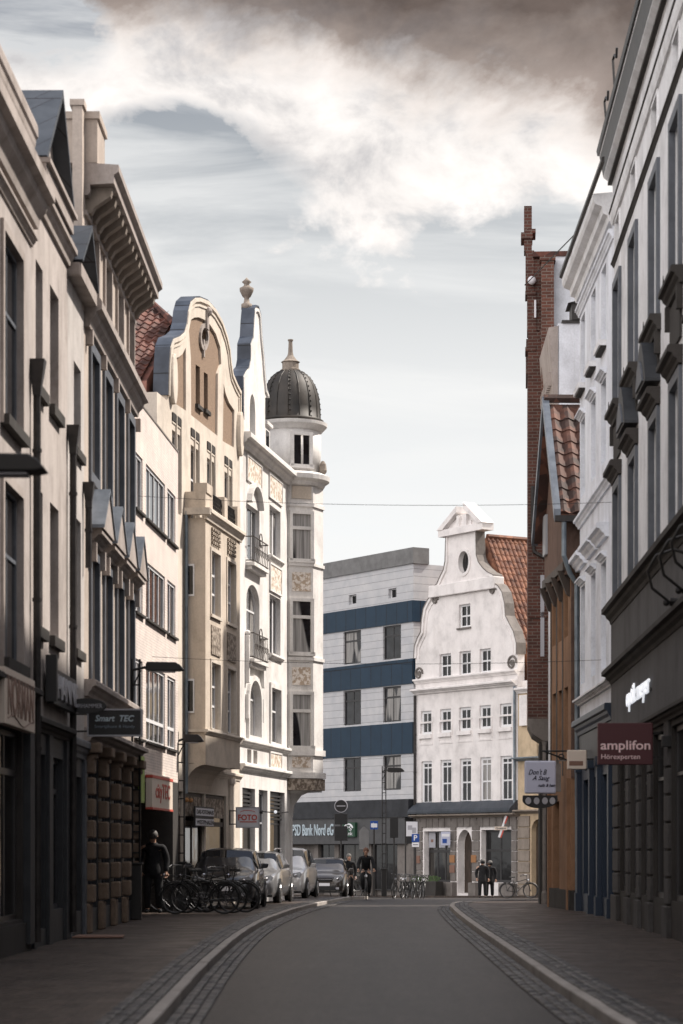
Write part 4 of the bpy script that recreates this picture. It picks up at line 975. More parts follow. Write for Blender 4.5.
# gooseneck lamps along the cornice
for i, px in enumerate((656, 668, 680, 696)):
    x = f.u(px, .5); pt = f.p0+f.d*x+f.n*.02
    o = empty('gooseneck_lamp', (pt.x, pt.y, 5.3), f.root.rotation_euler.z, ['black gooseneck lamp nearest the far end of the grey cornice', 'second black gooseneck lamp along the grey cornice', 'third black gooseneck lamp along the grey cornice, at the right picture edge', 'black gooseneck lamp cut off by the right picture edge'][i], 'lamp', 'gooseneck lamps')
    m = MB(); P = [(0, -.02, -.16), (0, -.3, -.14), (0, -.55, .05), (0, -.62, .3), (0, -.5, .52), (0, -.25, .6), (0, 0, .5)]
    m.tube([(p[0]+.06*k, p[1], p[2]) for k, p in enumerate(P)], .022, 6); m.build('arm', 'iron', o, smooth=True)
    m = MB(); m.tube([(0, -.02, -.16), (.0, -.28, -.14)], .06, 8); m.ball((0, -.33, -.15), .055, 5); m.build('lamp_head', 'iron', o)
    m = MB(); m.ball((0, -.06, -.22), .045, 5); m.build('bulb', 'lamp_lit', o)
f.holes = []

# --- white-blue slim house
f = F('pale_blue_house', (5.58, 56.6), (5.545, 49.22), 'tall pale blue white house between the grey house and the orange house', 'house')
wc = [f.u(p) for p in (582.8, 593.3, 603.6)]
for c in wc:
    for za, zb, sill, hood in ((12.2, 13.85, 1, 0), (9.7, 11.45, 0, 1), (5.35, 7.6, 0, 1)):
        window(f, c-.5, c+.5, za, zb, depth=.34, nx=2, bars=(.66,), frame='frame_white', glass='glass', sill=(.16, .12, 'pl_grey') if sill else None, hood=(.14, .12, 'pl_bluewhite') if hood else None, sw=.03)
hp = [h for h in f.holes]
f.wall('pl_bluewhite', 14.4, 9, z0=4.5)
for k in range(3):
    c = wc[k]; m = MB(); m.mould(c-.95, c+1.0, 8.02, 8.32, .26); f.add(m, 'window_hood', 'pl_bluewhite')
    for za in (12.08,):
        m = MB(); m.box(c-.55, c+.55, -.12, .02, 12.04, 12.16); f.add(m, 'window_sill', 'stone_dark')
f.cornice(9.0, 9.22, .16, 'pl_bluewhite', name='string_course'); f.cornice(4.86, 5.0, .18, 'pl_grey', name='string_course'); f.cornice(13.95, 14.15, .12, 'pl_bluewhite', name='frieze')
m = MB(); m.yz([(.03, 14.3), (-.1, 14.3), (-.13, 14.42), (-.22, 14.46), (-.24, 14.6), (-.38, 14.66), (-.42, 14.74), (-.42, 14.86), (.03, 14.9)], 0, f.L-.0); f.add(m, 'cornice', 'pl_grey')
m = MB(); m.yz([(-.42, 14.87), (-.48, 14.9), (-.48, 14.98), (-.42, 14.99)], 0, f.L); m.yz([(-.42, 14.87), (-.48, 14.9), (-.48, 14.98), (-.42, 14.99)], f.L, f.L+2.2); f.add(m, 'gutter', 'pipe')
m = MB(); m.yz([(.1, 14.42), (8.9, 14.42), (4.5, 17)], .01, f.L-.01); f.add(m, 'roof', 'slate')
f.holes = []
sf = [(.9, 2.9), (3.4, 4.6), (5.1, 6.9)]
for a, b in sf: window(f, a, b, .5, 3.1, depth=.3, nx=2, bars=(.75,), frame='frame_dark', glass='shopglass', name='shop_window')
f.wall('blueshop', 3.5, 9, name='shopfront')
m = MB(); m.box(0, f.L, .3, 9, 3.502, 4.498); m.box(0, f.L, -.02, .3, 3.502, 4.15); f.add(m, 'shop_fascia', 'darkfascia')
f.cornice(4.16, 4.5, .2, 'blueshop', name='blue_cornice')
for x in (.25, 3.15, 4.85, 7.1):
    m = MB(); m.box(x-.13, x+.13, -.1, .02, .5, 3.45); m.box(x-.17, x+.17, -.14, .02, -.1, .5); m.box(x-.17, x+.17, -.14, .02, 3.3, 3.5); f.add(m, 'pilaster', 'blueshop')
sg = empty('cream_box_sign', (5.12, 52.5, 3.25), 0, 'small pale green box sign left of the wine red sign', 'sign')
m = MB(); m.box(-.22, .2, -.06, .06, 0, .42); m.build('panel', 's_lime' if 0 else 's_cream', sg, bevel=.02); m = MB(); m.box(-.18, .12, -.065, -.055, .08, .18); m.build('stripe', 's_brown', sg); m = MB(); m.box(.2, .36, -.02, .02, .2, .24); m.build('bracket', 'iron', sg)

# --- orange half-timbered house
f = F('orange_house', (5.28, 61.2), (5.41, 57.0), 'narrow orange plaster house with a steep mossy tiled roof and a grey downpipe', 'house')
LO = f.L
for a in (.5, 1.7, 2.9):
    window(f, a, a+.75, 3.9, 5.4, depth=.12, nx=1, bars=(.5,), frame='wood_dark', glass='glass_dark'); window(f, a, a+.75, 6.6, 8.0, depth=.12, nx=1, bars=(.5,), frame='wood_dark', glass='glass_dark')
window(f, .6, 1.9, .3, 2.7, depth=.2, nx=2, bars=(.8,), frame='wood_dark', glass='shopglass', name='shop_window')
f.wall('pl_orange', 8.6, 6)
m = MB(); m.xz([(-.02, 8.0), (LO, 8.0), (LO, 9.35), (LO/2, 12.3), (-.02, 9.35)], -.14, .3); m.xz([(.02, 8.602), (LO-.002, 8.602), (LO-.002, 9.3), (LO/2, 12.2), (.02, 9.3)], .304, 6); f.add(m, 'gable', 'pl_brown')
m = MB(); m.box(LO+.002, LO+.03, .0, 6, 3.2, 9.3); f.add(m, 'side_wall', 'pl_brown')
m = MB()
for z in (8.1,): m.box(-.05, LO+.02, -.2, .02, z, z+.2)
for x in (.2, 1.4, 2.6): m.box(x, x+.14, -.02, .02, 3.3, 8.0)
for x in (0.1, 1.3, 2.5, 3.9): m.yz([(-.3, 8.1), (.0, 8.1), (.0, 7.5), (-.08, 7.55)], x, x+.15)
f.add(m, 'timber_frame', 'wood_dark')
m = MB(); ov_ = .4; eh = 9.4; rh = 12.45; sl_ = Vector((-(LO/2+.25), 0, rh-eh)); s_l = sl_.length
tiles(m, (LO+.25, -ov_+.12, eh), (0, 1, 0), sl_, int(6/.34), int(s_l/.4), tw=.34, th=.4, amp=.05)
m.xz([(LO+.25, eh-.12), (LO+.25, eh-.03), (LO/2, rh-.06), (-.25, eh-.03), (-.25, eh-.12), (LO/2, rh-.15)], -ov_+.02, 6)
m.tube([(LO/2, -ov_, rh+.08), (LO/2, 6, rh+.08)], .11, 6)
f.add(m, 'roof', 'tile_dark')
m = MB(); m.xz([(LO+.3, eh-.16), (LO+.3, eh+.1), (LO/2, rh+.13), (-.3, eh+.1), (-.3, eh-.16), (LO/2, rh-.13)], -ov_-.04, -ov_+.12); f.add(m, 'verge_board', 'zinc_light')
m = MB(); m.box(LO+.2, LO+.38, -ov_-.02, 6, eh-.2, eh-.06); f.add(m, 'gutter', 'pipe')
m = MB(); m.tube([(LO+.28, -.2, eh-.15), (LO+.28, -.2, 8.4), (LO+.2, -.05, 8.0), (LO+.14, .12, 7.75), (LO+.14, .14, -.0)], .06, 8); f.add(m, 'downpipe', 'pipe_zinc')
m = MB(); m.box(.1, .7, -.2, -.142, 8.9, 9.9); f.add(m, 'loft_hatch', 'frame_grey')
for a in (LO-.35, 0): m = MB(); m.box(a, a+.2, -.08, .02, .0, 3.2); f.add(m, 'pilaster', 'pl_orange')
m = MB(); m.box(-.0, LO+.05, -.05, 6, -.2, .55); f.add(m, 'plinth', 'stone_dark')
# white sign on it
sg = empty('white_salon_sign', (4.78, 58.0, 2.85), 0, 'square white projecting sign with dark script lettering on the orange house', 'sign')
m = MB(); m.box(-.39, .37, -.06, .06, 0, .79); m.build('panel', 's_lav', sg, bevel=.04)
text(sg, "Don't B", 's_ink', .44, .13, (-.08, -.063, .52), shear=.4, bold=.012); text(sg, 'A Saug', 's_ink', .42, .14, (0, -.063, .36), shear=.4, bold=.012)
t_ = text(sg, 'nails & hair', 's_ink', .42, .075, (.14, -.063, .20), shear=.4, bold=.02)
m = MB(); m.box(.36, .48, -.05, .05, .05, .72); m.box(.4, .72, -.02, .02, .78, .81); m.box(.4, .44, -.02, .02, .7, .79); m.build('bracket', 'stone_grey', sg)
sg = empty('round_bottom_sign', (4.78, 58.05, 2.48), 0, 'patterned dark sign with a rounded bottom hanging under the white sign', 'sign')
m = MB(); P = [(-.43, .33), (.40, .33)]+[(-.015+.42*math.cos(R(-a)), .22+.2*math.sin(R(-a))) for a in range(0, 181, 15)]
m.prism(P, -.05, .05, lambda p, t: (p[0], t, p[1])); m.build('panel', 's_black', sg)
m = MB()
for x in (-.3, -.1, .1, .28): m.prism([(x+.07*math.cos(R(a)), .2+.085*math.sin(R(a))) for a in range(0, 360, 30)], -.06, -.045, lambda p, t: (p[0], t, p[1]))
m.build('dots', 's_grey', sg)
sg = empty('iron_bracket', (5.1, 55.0, 3.5), 0, 'black wrought iron sign bracket between the orange and the pale blue house', 'bracket')
m = MB(); m.tube([(-.55, 0, .25), (.5, 0, .25)], .02, 5); m.tube([(.5, 0, -.3), (.5, 0, .35)], .02, 5); m.tube([(-.5, 0, .25), (.1, 0, .02), (.5, 0, -.2)], .02, 5)
for x, r in ((.25, .12), (.4, .07), (-.1, .06)): m.ring((x, 0, .12), r, .014, n=14, m_=5)
m.build('scrollwork', 'iron', sg)
o = empty('wall_lantern', (5.2, 54.2, 3.35), 0, 'small black wall lantern at the blue shopfront', 'lamp')
m = MB(); m.lathe([(.02, .3), (.12, .2), (.1, .18), (.07, .0), (.03, -.04)], 0, 0, 8); m.tube([(0, 0, .3), (.3, 0, .36)], .015, 5); m.build('lantern', 'iron', o)

# --- brick tower house with a pinnacle
f = F('brick_tower_house', (5.03, 65.5), (4.82, 62.5), 'tall dark brick house with a thin brick pinnacle and an overhanging bay, on the right', 'house')
LB_ = f.L
m = MB(); m.box(0, LB_, 0, 6, 4.9, 14.9); f.add(m, 'wall', 'redbrick')
m = MB()
def stepb(x0, x1, y0, y1, z0, z1): m.box(x0, x1, y0, y1, z0, z1)
stepb(LB_-.8, LB_-.001, -.02, .22, 14.902, 15.9); stepb(LB_-.7, LB_-.002, -.06, .16, 15.9, 17.0); stepb(LB_-.6, LB_-.003, -.10, .10, 17.0, 18.15)
f.add(m, 'pinnacle', 'redbrick')
m = MB()
for z, o_ in ((17.45, .0), (15.85, .0), (14.4, .0)): m.box(LB_-.75, LB_+.03, -.07-o_, .2, z, z+.1)
m.box(LB_-.7, LB_+.04, -.18, .12, 17.3, 17.46); f.add(m, 'brick_course', 'redbrick')
m = MB(); m.ball((LB_+.1, .1, 16.2), .11, 8); f.add(m, 'ball_ornament', 's_white', smooth=True)
m = MB(); m.box(LB_+.001, LB_+.06, .16, .21, 15.25, 15.7); f.add(m, 'light_strip', 's_white')
m = MB(); m.box(.0, LB_-.9, -.04, .02, 14.0, 14.9); m.box(LB_-.02, LB_+.05, .3, 6, 14.7, 14.92); f.add(m, 'parapet', 'redbrick')
m = MB(); m.yz([(0, 4.898), (.0, 4.75), (.12, 4.5), (.4, 4.32), (2.0, 4.3), (2.0, 4.898)], LB_-3, LB_-.001); f.add(m, 'bay_underside', 'stone_grey')
m = MB(); m.box(0, LB_-.05, .30, 6, -.3, 4.3); f.add(m, 'ground_floor', 'stone_dark')
for x, y in ((LB_+.12, .42), (LB_+.12, .68)):
    m = MB(); m.lathe([(.08, -.2), (.08, .4), (.05, .45), (.05, 4.2), (.08, 4.3)], x, y, 10); f.add(m, 'column', 'stone_grey')
m = MB(); m.box(LB_+.01, LB_+.05, .32, .42, 6.5, 8.6); f.add(m, 'wall_box', 's_grey')
m = MB(); m.tube([(LB_+.05, .12, 10.9), (LB_+.05, .12, 9.5), (LB_+.05, .16, 9.2), (LB_+.05, .5, 9.0), (LB_+.05, .6, 8.6), (LB_+.05, .6, 4.4)], .05, 6); f.add(m, 'downpipe', 'pipe')
m = MB(); m.box(LB_+.002, LB_+.04, .3, 6, 11.1, 11.25); m.box(LB_+.002, LB_+.05, .02, 6, 7.5, 7.65); f.add(m, 'string_course', 'redbrick')

m = MB(); m.box(LB_+.052, LB_+.12, .40, 6, 14.93, 16.8); f.add(m, 'white_side_wall', 'pl_bluewhite')
m = MB(); m.box(LB_-2.5, LB_-.02, .12, 6, 14.93, 16.78); f.add(m, 'upper_storey', 'redbrick')
m = MB(); m.box(LB_+.122, LB_+.55, .34, .66, 12.5, 16.6); m.box(LB_+.122, LB_+.6, .30, .70, 16.6, 16.72); f.add(m, 'chimney', 'redbrick_far')
m = MB(); m.box(LB_-2.6, LB_+.16, .12, 6.1, 16.802, 16.93); f.add(m, 'ridge_tiles', 'tile_red')
k_ = 1.056; f.root.location = (5.09+(5.03-4.82)*k_, 66.0+3*k_, k_*f.bz-.084); f.root.scale = (k_, k_, k_)

# --- white firewall block behind the orange house
f = F('white_firewall_house', (5.64, 66.0), (5.55, 62.0), 'plain white firewall house with a cream dentilled cornice rising behind the orange house roof', 'house')
for xa in (.5, 2.1): window(f, xa, xa+.8, 9.6, 11.2, depth=.15, nx=2, frame='frame_white', glass='glass_dark')
f.wall('pl_bluewhite', 15.0, 6)
m = MB(); m.box(-.0, f.L+.05, .1, 6, 15.002, 15.08); f.add(m, 'roof_edge', 'pipe')
m = MB(); m.yz([(.03, 12.6), (-.08, 12.65), (-.12, 13.2), (-.16, 14.0), (-.22, 14.6), (-.24, 14.9), (.03, 14.95)], .0, f.L); f.add(m, 'cornice', 'trim_cream')
for i in range(12): m = MB(); m.box(.1+i*.3, .22+i*.3, -.22, .0, 13.5, 13.85); f.add(m, 'dentil', 'trim_cream')
m = MB(); m.box(f.L-.8, f.L+.1, .35, 1.6, 15.082, 15.5); m.yz([(.25, 15.5), (1.7, 15.5), (1.3, 15.75)], f.L-.9, f.L+.15); f.add(m, 'roof_hatch', 'pipe')

# --- unseen tall house added beyond the right frame edge to shade the junction
f = F('added_shade_house', (13.2, 97.0), (13.0, 77.5), 'tall plain cream house added out of view across the side street to shade the junction', 'house')
for k in range(7):
    for za, zb in ((.8, 3.2), (5.0, 7.2), (9.0, 11.2), (13.0, 15.2), (17.0, 18.8)): window(f, .9+k*2.65, 2.2+k*2.65, za, zb, depth=.15, nx=2, sill=(.1, .1, 'stone'))
f.wall('pl_cream', 20.4, 12); f.cornice(19.9, 20.5, .4, 'trim_cream'); f.cornice(4.0, 4.3, .2, 'trim_cream', name='string_course')
m = MB(); m.yz([(.2, 20.41), (11.8, 20.41), (6, 22.2)], .1, f.L-.1); f.add(m, 'roof', 'tile_red')

# ================================================================== GROUND
def interp(T, y):
    if y <= T[0][0]: return T[0][1]
    for (a, xa), (b, xb) in zip(T, T[1:]):
        if y <= b:
            t = (y-a)/(b-a); t2 = t*t*(3-2*t) if 0 else t
            return xa+(xb-xa)*t2
    return T[-1][1]
KL = [(-30, -1.45), (19.5, -1.51), (28, -1.64), (34, -1.68), (40, -1.68), (46, -1.60), (51, -1.45), (56, -1.24), (62, -.95), (68, -.62), (78, 0.0), (90, .75), (96, 1.1)]
KR = [(-30, 2.2), (19.5, 2.25), (26, 2.27), (36, 2.37), (46, 2.46), (52, 2.55), (58, 2.68), (62, 2.80), (66, 2.98), (69, 3.25), (71.5, 3.65), (73.5, 4.3), (74.8, 5.3), (75.3, 7)]
def smooth_table(T, step=1.0):
    y = T[0][0]; out = []
    ys = []
    while y <= T[-1][0]+1e-6: ys.append(y); y += step
    for y in ys: out.append((y, sum(interp(T, y+o)*w for o, w in ((-3, .15), (-1.5, .2), (0, .3), (1.5, .2), (3, .15)))))
    return out
SL = smooth_table(KL)
left = [(x, y) for y, x in SL]
right = [(x, y) for y, x in smooth_table(KR[:-6])]
# the right kerb swings into the side street
last = right[-1]
right += [(2.98+.02, 66.5), (3.12, 68), (3.35, 69.5), (3.7, 71), (4.2, 72.3), (4.9, 73.3), (5.8, 74), (7.2, 74.4), (12, 74.8), (40, 75.5)]
right = [p for i, p in enumerate(right) if i == 0 or p[1] > right[i-1][1]-1e-6 or p[0] > right[i-1][0]]
def offset(P, t):
    Q = []
    for i, p in enumerate(P):
        a = Vector(P[max(0, i-1)]); b = Vector(P[min(len(P)-1, i+1)]); d = (b-a).normalized(); n = Vector((d.y, -d.x)); Q.append(tuple(Vector(p)+n*t))
    return Q
def strip(P, t0, t1, z0, z1):
    """ribbon following P between two offsets; z above the street profile"""
    A, B = offset(P, t0), offset(P, t1); m = MB()
    for i in range(len(P)-1):
        for X, za in ((A, z0), (B, z1)): pass
        a, b, c, d = A[i], A[i+1], B[i+1], B[i]
        m.quad((*a, gz(a[1])+z0), (*b, gz(b[1])+z0), (*c, gz(c[1])+z1), (*d, gz(d[1])+z1))
    return m
def pave_mat(name, c1, c2, mortar, bw, bh, sheen=.55):
    m, nt, b = nmat(name); co = obco(nt); b.inputs['Specular IOR Level'].default_value = .2
    t = N(nt, 'ShaderNodeTexBrick'); t.inputs['Scale'].default_value = 1
    t.inputs['Color1'].default_value = (*c1, 1); t.inputs['Color2'].default_value = (*c2, 1); t.inputs['Mortar'].default_value = (*mortar, 1)
    t.inputs['Mortar Size'].default_value = .012; t.inputs['Mortar Smooth'].default_value = .3; t.inputs['Brick Width'].default_value = bw; t.inputs['Row Height'].default_value = bh
    t.inputs['Bias'].default_value = -.2
    nt.links.new(co, t.inputs['Vector'])
    big = ramp(nt, noise(nt, co, .55, 6, .6), [(.3, (.6, .58, .57)), (.7, (1.2, 1.18, 1.16))])
    lo_n = ramp(nt, noise(nt, mapping(nt, co, (7, 1.3, 1)), 1.0, 7, .75), [(.38, (.68, .67, .66)), (.6, (1.25, 1.25, 1.25))])
    nt.links.new(mix(nt, 1.0, mix(nt, 1.0, t.outputs['Color'], big, 'MULTIPLY'), lo_n, 'MULTIPLY'), b.inputs['Base Color'])
    r = ramp(nt, noise(nt, co, 1.8, 5), [(.3, (sheen-.1,)*3), (.7, (sheen+.15,)*3)]); nt.links.new(r, b.inputs['Roughness'])
    ad = N(nt, 'ShaderNodeMath', operation='MULTIPLY_ADD'); nt.links.new(t.outputs['Fac'], ad.inputs[0]); ad.inputs[1].default_value = -1.0; nt.links.new(noise(nt, co, 6, 4), ad.inputs[2])
    bump(nt, b, ad.outputs[0], .55, .012)
    return m
M['paving'] = pave_mat('paving', (.088, .068, .057), (.052, .041, .035), (.016, .013, .012), .2, .1, .45)
M['asphalt'] = None
m_, nt, b = nmat('asphalt'); co = obco(nt)
n1 = noise(nt, co, 17, 5, .85); n2 = noise(nt, co, .5, 6, .6); n3 = noise(nt, mapping(nt, co, (2.2, .12, 1)), 1.0, 4, .6)
c1 = ramp(nt, n1, [(.32, (.010, .009, .0082)), (.5, (.030, .0262, .0238)), (.66, (.105, .092, .083))])
c2 = ramp(nt, n2, [(.3, (.75, .75, .75)), (.7, (1.15, 1.12, 1.1))]); c3 = ramp(nt, n3, [(.35, (.72, .72, .72)), (.65, (1.15, 1.15, 1.15))]); c3 = mix(nt, 1, c3, ramp(nt, noise(nt, mapping(nt, co, (9, 1.1, 1)), 1.0, 8, .8), [(.38, (.62, .62, .62)), (.6, (1.3, 1.3, 1.3))]), 'MULTIPLY'); c3 = mix(nt, 1, c3, ramp(nt, noise(nt, co, 6.5, 5, .7), [(.35, (.7, .7, .7)), (.6, (1.12, 1.12, 1.12))]), 'MULTIPLY')
nt.links.new(mix(nt, 1, mix(nt, 1, c1, c2, 'MULTIPLY'), c3, 'MULTIPLY'), b.inputs['Base Color']); b.inputs['Roughness'].default_value = .42; b.inputs['Specular IOR Level'].default_value = .2
bump(nt, b, n1, .9, .014); M['asphalt'] = m_
M['kerb'] = plaster('kerb', (.38, .35, .325), .35, .6, 3)
m_, nt, b = nmat('sett'); co = obco(nt)
v = N(nt, 'ShaderNodeTexVoronoi'); v.inputs['Scale'].default_value = 7.0; nt.links.new(co, v.inputs['Vector']); g = N(nt, 'ShaderNodeRGBToBW'); nt.links.new(v.outputs['Color'], g.inputs[0])
nt.links.new(ramp(nt, g.outputs[0], [(.2, (.014, .013, .012)), (.5, (.032, .029, .027)), (.85, (.075, .067, .061))]), b.inputs['Base Color']); b.inputs['Roughness'].default_value = .42
bump(nt, b, noise(nt, co, 14, 4), .5, .02); M['sett'] = m_
M['joint'] = noisy('joint', (.018, .016, .015), (.035, .03, .028), 12, .9)
ROWS = [-60, -30]+[i*1.0 for i in range(-10, 140)]+[145, 160, 200, 300, 900]
def sheet(name, mat, xa, xb, dz, ya=-60, yb=900, kind='structure'):
    m = MB(); rows = [y for y in ROWS if ya <= y <= yb]
    for a, b in zip(rows, rows[1:]):
        m.quad((xa, a, gz(a)+dz), (xb, a, gz(a)+dz), (xb, b, gz(b)+dz), (xa, b, gz(b)+dz))
    return m
tag(sheet('ground', 'asphalt', -400, 400, -.02).build('ground', 'asphalt'), kind='structure')
# carriageway: between the kerbs, then the open junction
m = MB()
li = offset(left, .0); 
lft = {round(y, 3): x for x, y in left}
ys = [y for x, y in left]
rp = [(x, y) for x, y in right if y < 66.2]
for (x0, y0), (x1, y1) in zip(left, left[1:]):
    if y1 <= 66:
        r0, r1 = interp([(y, x) for x, y in rp], y0), interp([(y, x) for x, y in rp], y1)
        m.quad((x0, y0, gz(y0)), (r0, y0, gz(y0)), (r1, y1, gz(y1)), (x1, y1, gz(y1)))
    else:
        m.quad((x0, y0, gz(y0)), (14, y0, gz(y0)), (14, y1, gz(y1)), (x1, y1, gz(y1)))
for a in range(96, 175): m.quad((-40, a, gz(a)+.002), (40, a, gz(a)+.002), (40, a+1, gz(a+1)+.002), (-40, a+1, gz(a+1)+.002))
tag(m.build('road', 'asphalt'), kind='structure')
H_ = .10
# pavements
m = MB()
lo = offset(left, -.14)
for (a, b) in zip(lo, lo[1:]): m.quad((-30, a[1], gz(a[1])+H_), (*a, gz(a[1])+H_), (*b, gz(b[1])+H_), (-30, b[1], gz(b[1])+H_))
e = lo[-1]; m.quad((-30, e[1], gz(e[1])+H_), (*e, gz(e[1])+H_), (*e, gz(e[1])), (-30, e[1], gz(e[1])))
tag(m.build('left_pavement', 'paving'), kind='structure')
m = MB(); ro = offset(right, .14)
pts = [p for p in ro if p[1] < 66.2]
for a, b in zip(pts, pts[1:]): m.quad((*a, gz(a[1])+H_), (30, a[1], gz(a[1])+H_), (30, b[1], gz(b[1])+H_), (*b, gz(b[1])+H_))
rest = [p for p in ro if p[1] >= pts[-1][1]]
for a, b in zip(rest, rest[1:]):
    m.quad((*a, gz(a[1])+H_), (a[0], pts[-1][1], gz(pts[-1][1])+H_) if 0 else (max(a[0], a[0]), pts[-1][1], gz(pts[-1][1])+H_), (b[0], pts[-1][1], gz(pts[-1][1])+H_), (*b, gz(b[1])+H_))
tag(m.build('right_pavement', 'paving'), kind='structure')
# pavement before the far houses
m = MB(); A_ = Vector((4.13, 134.9)); d_ = Vector((.545, -.838)); n_ = Vector((-.838, -.545))
p, q = A_-d_*30+n_*2.4, A_+d_*26+n_*2.4; p2, q2 = A_-d_*30-n_*1, A_+d_*26-n_*1
N_ = 28
for i in range(N_):
    a0, a1 = p.lerp(q, i/N_), p.lerp(q, (i+1)/N_); b0, b1 = p2.lerp(q2, i/N_), p2.lerp(q2, (i+1)/N_)
    m.quad((*a0, gz(a0.y)+.1), (*a1, gz(a1.y)+.1), (*b1, gz(b1.y)+.1), (*b0, gz(b0.y)+.1)); m.quad((*a0, gz(a0.y)), (*a1, gz(a1.y)), (*a1, gz(a1.y)+.1), (*a0, gz(a0.y)+.1))
tag(m.build('far_pavement', 'paving'), kind='structure')
def kerb(P, side, nm):
    m = MB(); s0, s1 = (-.125, 0) if side < 0 else (0, .125)
    A, B = offset(P, s0), offset(P, s1)
    acc = 0
    for i in range(len(P)-1):
        a, b, c, d = [Vector(q) for q in (A[i], A[i+1], B[i+1], B[i])]
        t = .008/max(.3, (b-a).length); a2, d2 = a.lerp(b, t), d.lerp(c, t); b2, c2 = a.lerp(b, 1-t), d.lerp(c, 1-t)
        j = random.uniform(-.004, .004)
        T_ = [(*q, gz(q.y)+H_+.012+j) for q in (a2, b2, c2, d2)]; Bt = [(*q, gz(q.y)-.02) for q in (a2, b2, c2, d2)]
        n = len(m.v); m.v += T_+Bt; m.f += [(n, n+1, n+2, n+3), (n, n+4, n+5, n+1), (n+1, n+5, n+6, n+2), (n+2, n+6, n+7, n+3), (n+3, n+7, n+4, n)]
    o = m.build(nm, 'kerb', bevel=.012); tag(o, kind='structure')
kerb(left, -1, 'left_kerb'); kerb(right, 1, 'right_kerb')
def setts(P, t0, t1, rows, zt, nm, y0=3, y1=78):
    """real stone setts, each its own little block, on a dark bed"""
    bed = strip([p for p in P if y0-1 <= p[1] <= y1+1], t0, t1, zt+.003, zt+.003); tag(bed.build(nm+'_bed', 'joint'), kind='structure')
    m = MB(); w = (t1-t0)/rows
    Q = [Vector(p) for p in P if y0 <= p[1] <= y1]
    for r in range(rows):
        line = [Vector(p) for p in offset([tuple(q) for q in Q], t0+w*(r+.5))]
        seg = 0; s = random.random()*.15
        L = [(b-a).length for a, b in zip(line, line[1:])]; tot = sum(L); 
        while s < tot-.2:
            ln = random.uniform(.12, .19); acc = 0
            for k, l in enumerate(L):
                if acc+l > s+ln/2: break
                acc += l
            a, b = line[k], line[k+1]; d = (b-a).normalized(); c = a+d*(s+ln/2-acc); n = Vector((d.y, -d.x))
            hw = w*.5-.008+random.uniform(-.004, .003); hl = ln/2-.008; ht = random.uniform(.012, .028); zb = gz(c.y)+zt; ta = .72
            i0 = len(m.v)
            for (f1, zz) in ((1, zb), (1, zb+ht*.6), (ta, zb+ht)):
                for sx, sy in ((-1, -1), (1, -1), (1, 1), (-1, 1)):
                    p = c+n*hw*sx*f1+d*hl*sy*f1; m.v.append((p.x, p.y, zz))
            for j in range(2):
                for i in range(4): i2 = (i+1) % 4; m.f.append((i0+4*j+i, i0+4*j+i2, i0+4*j+4+i2, i0+4*j+4+i))
            m.f.append((i0+8, i0+9, i0+10, i0+11)); s += ln
    tag(m.build(nm, 'sett', recalc=False), kind='structure')
setts(left, -.47, -.13, 3, H_, 'left_sett_strip'); setts(left, .01, .33, 3, .002, 'left_gutter')
setts(right, .13, .49, 3, H_, 'right_sett_strip'); setts(right, -.33, -.01, 3, .002, 'right_gutter')

# ================================================================== STREET FURNITURE
def at(px, Y, z=None): return ((px-HX)/FPX*Y, Y, gz(Y)+.11 if z is None else z)
def lamp(px, Y, top, arm, label, ladder=True, head=.85, group='street lamps on lattice masts', base=True, hz=0):
    x, y, zb = at(px, Y); o = empty('street_lamp', (x, y, zb), 0, label, 'street lamp', group)
    h = top-zb; m = MB()
    for s in (-.075, .075): m.tube([(s, 0, .0), (s, 0, h+.12)], .025, 6)
    k = .9
    while k < h: m.box(-.075, .075, -.015, .015, k, k+.03); k += .42
    m.build('mast', 'iron', o)
    if base:
        m = MB(); m.box(-.11, .11, -.11, .11, 0, 1.1); m.box(-.14, .14, -.14, .14, 1.1, 1.14); m.build('base_box', 'iron', o, bevel=.012)
    m = MB(); m.tube([(-.075, 0, h-.1), (arm*.6, 0, h-.03)], .03, 6); m.tube([(-.075, 0, h-.45), (.1, 0, h-.1)], .015, 5); m.build('arm', 'iron', o)
    m = MB(); P = [(arm*.45, h-.1), (arm*.5, h+.02), (arm*.55, h+.06), (arm+head*.42, h+.05), (arm+head*.52, h-.0), (arm+head*.62, h-.1), (arm+head*.5, h-.12), (arm*.6, h-.12)]
    m.xz(P, -.17, .17); m.build('lamp_head', 'iron', o, bevel=.02)
    m = MB(); m.box(arm*.75, arm+head*.4, -.12, .12, h-.145, h-.122); m.build('diffuser', 's_grey', o)
    return o
lamp(-84, 23.5, 5.28, .75, 'dark street lamp head reaching in from the left picture edge')
lamp(136, 48.4, 5.2, .42, 'street lamp on a dark lattice mast beside the grand cream house', head=.9)
lamp(181, 56.0, 4.12, .15, 'smaller street lamp on a slim mast at the end of the white tiled house', head=.62)
lamp(384, 100, 4.85, .3, 'distant street lamp on a lattice mast before the blue banded building', head=.9)
def pole(px, Y, top, label, name='sign_post'):
    x, y, zb = at(px, Y); o = empty(name, (x, y, zb), 0, label, 'sign post')
    m = MB(); m.tube([(0, 0, 0), (0, 0, top-zb)], .035, 8); m.build('pole', 'iron', o); return o, top-zb
def zat(py, Y): return EYE+(HY-py)*Y/FPX
o, h = pole(341, 96, zat(803, 96), 'round traffic sign seen from behind on a post with two dark signs below')
r = 6.2*96/FPX; m = MB(); m.prism([(math.cos(2*math.pi*i/24)*r, math.sin(2*math.pi*i/24)*r) for i in range(24)], -.05, -.03, lambda p, t: (p[0], t, h-.12+p[1])); m.build('round_plate', 'black', o); 
m = MB(); m.tube([(math.cos(2*math.pi*i/24)*r, -.04, h-.12+math.sin(2*math.pi*i/24)*r) for i in range(24)], .02, 5, True); m.box(-r*.7, r*.7, -.056, -.05, h-.14, h-.1); m.build('rim', 's_grey', o)
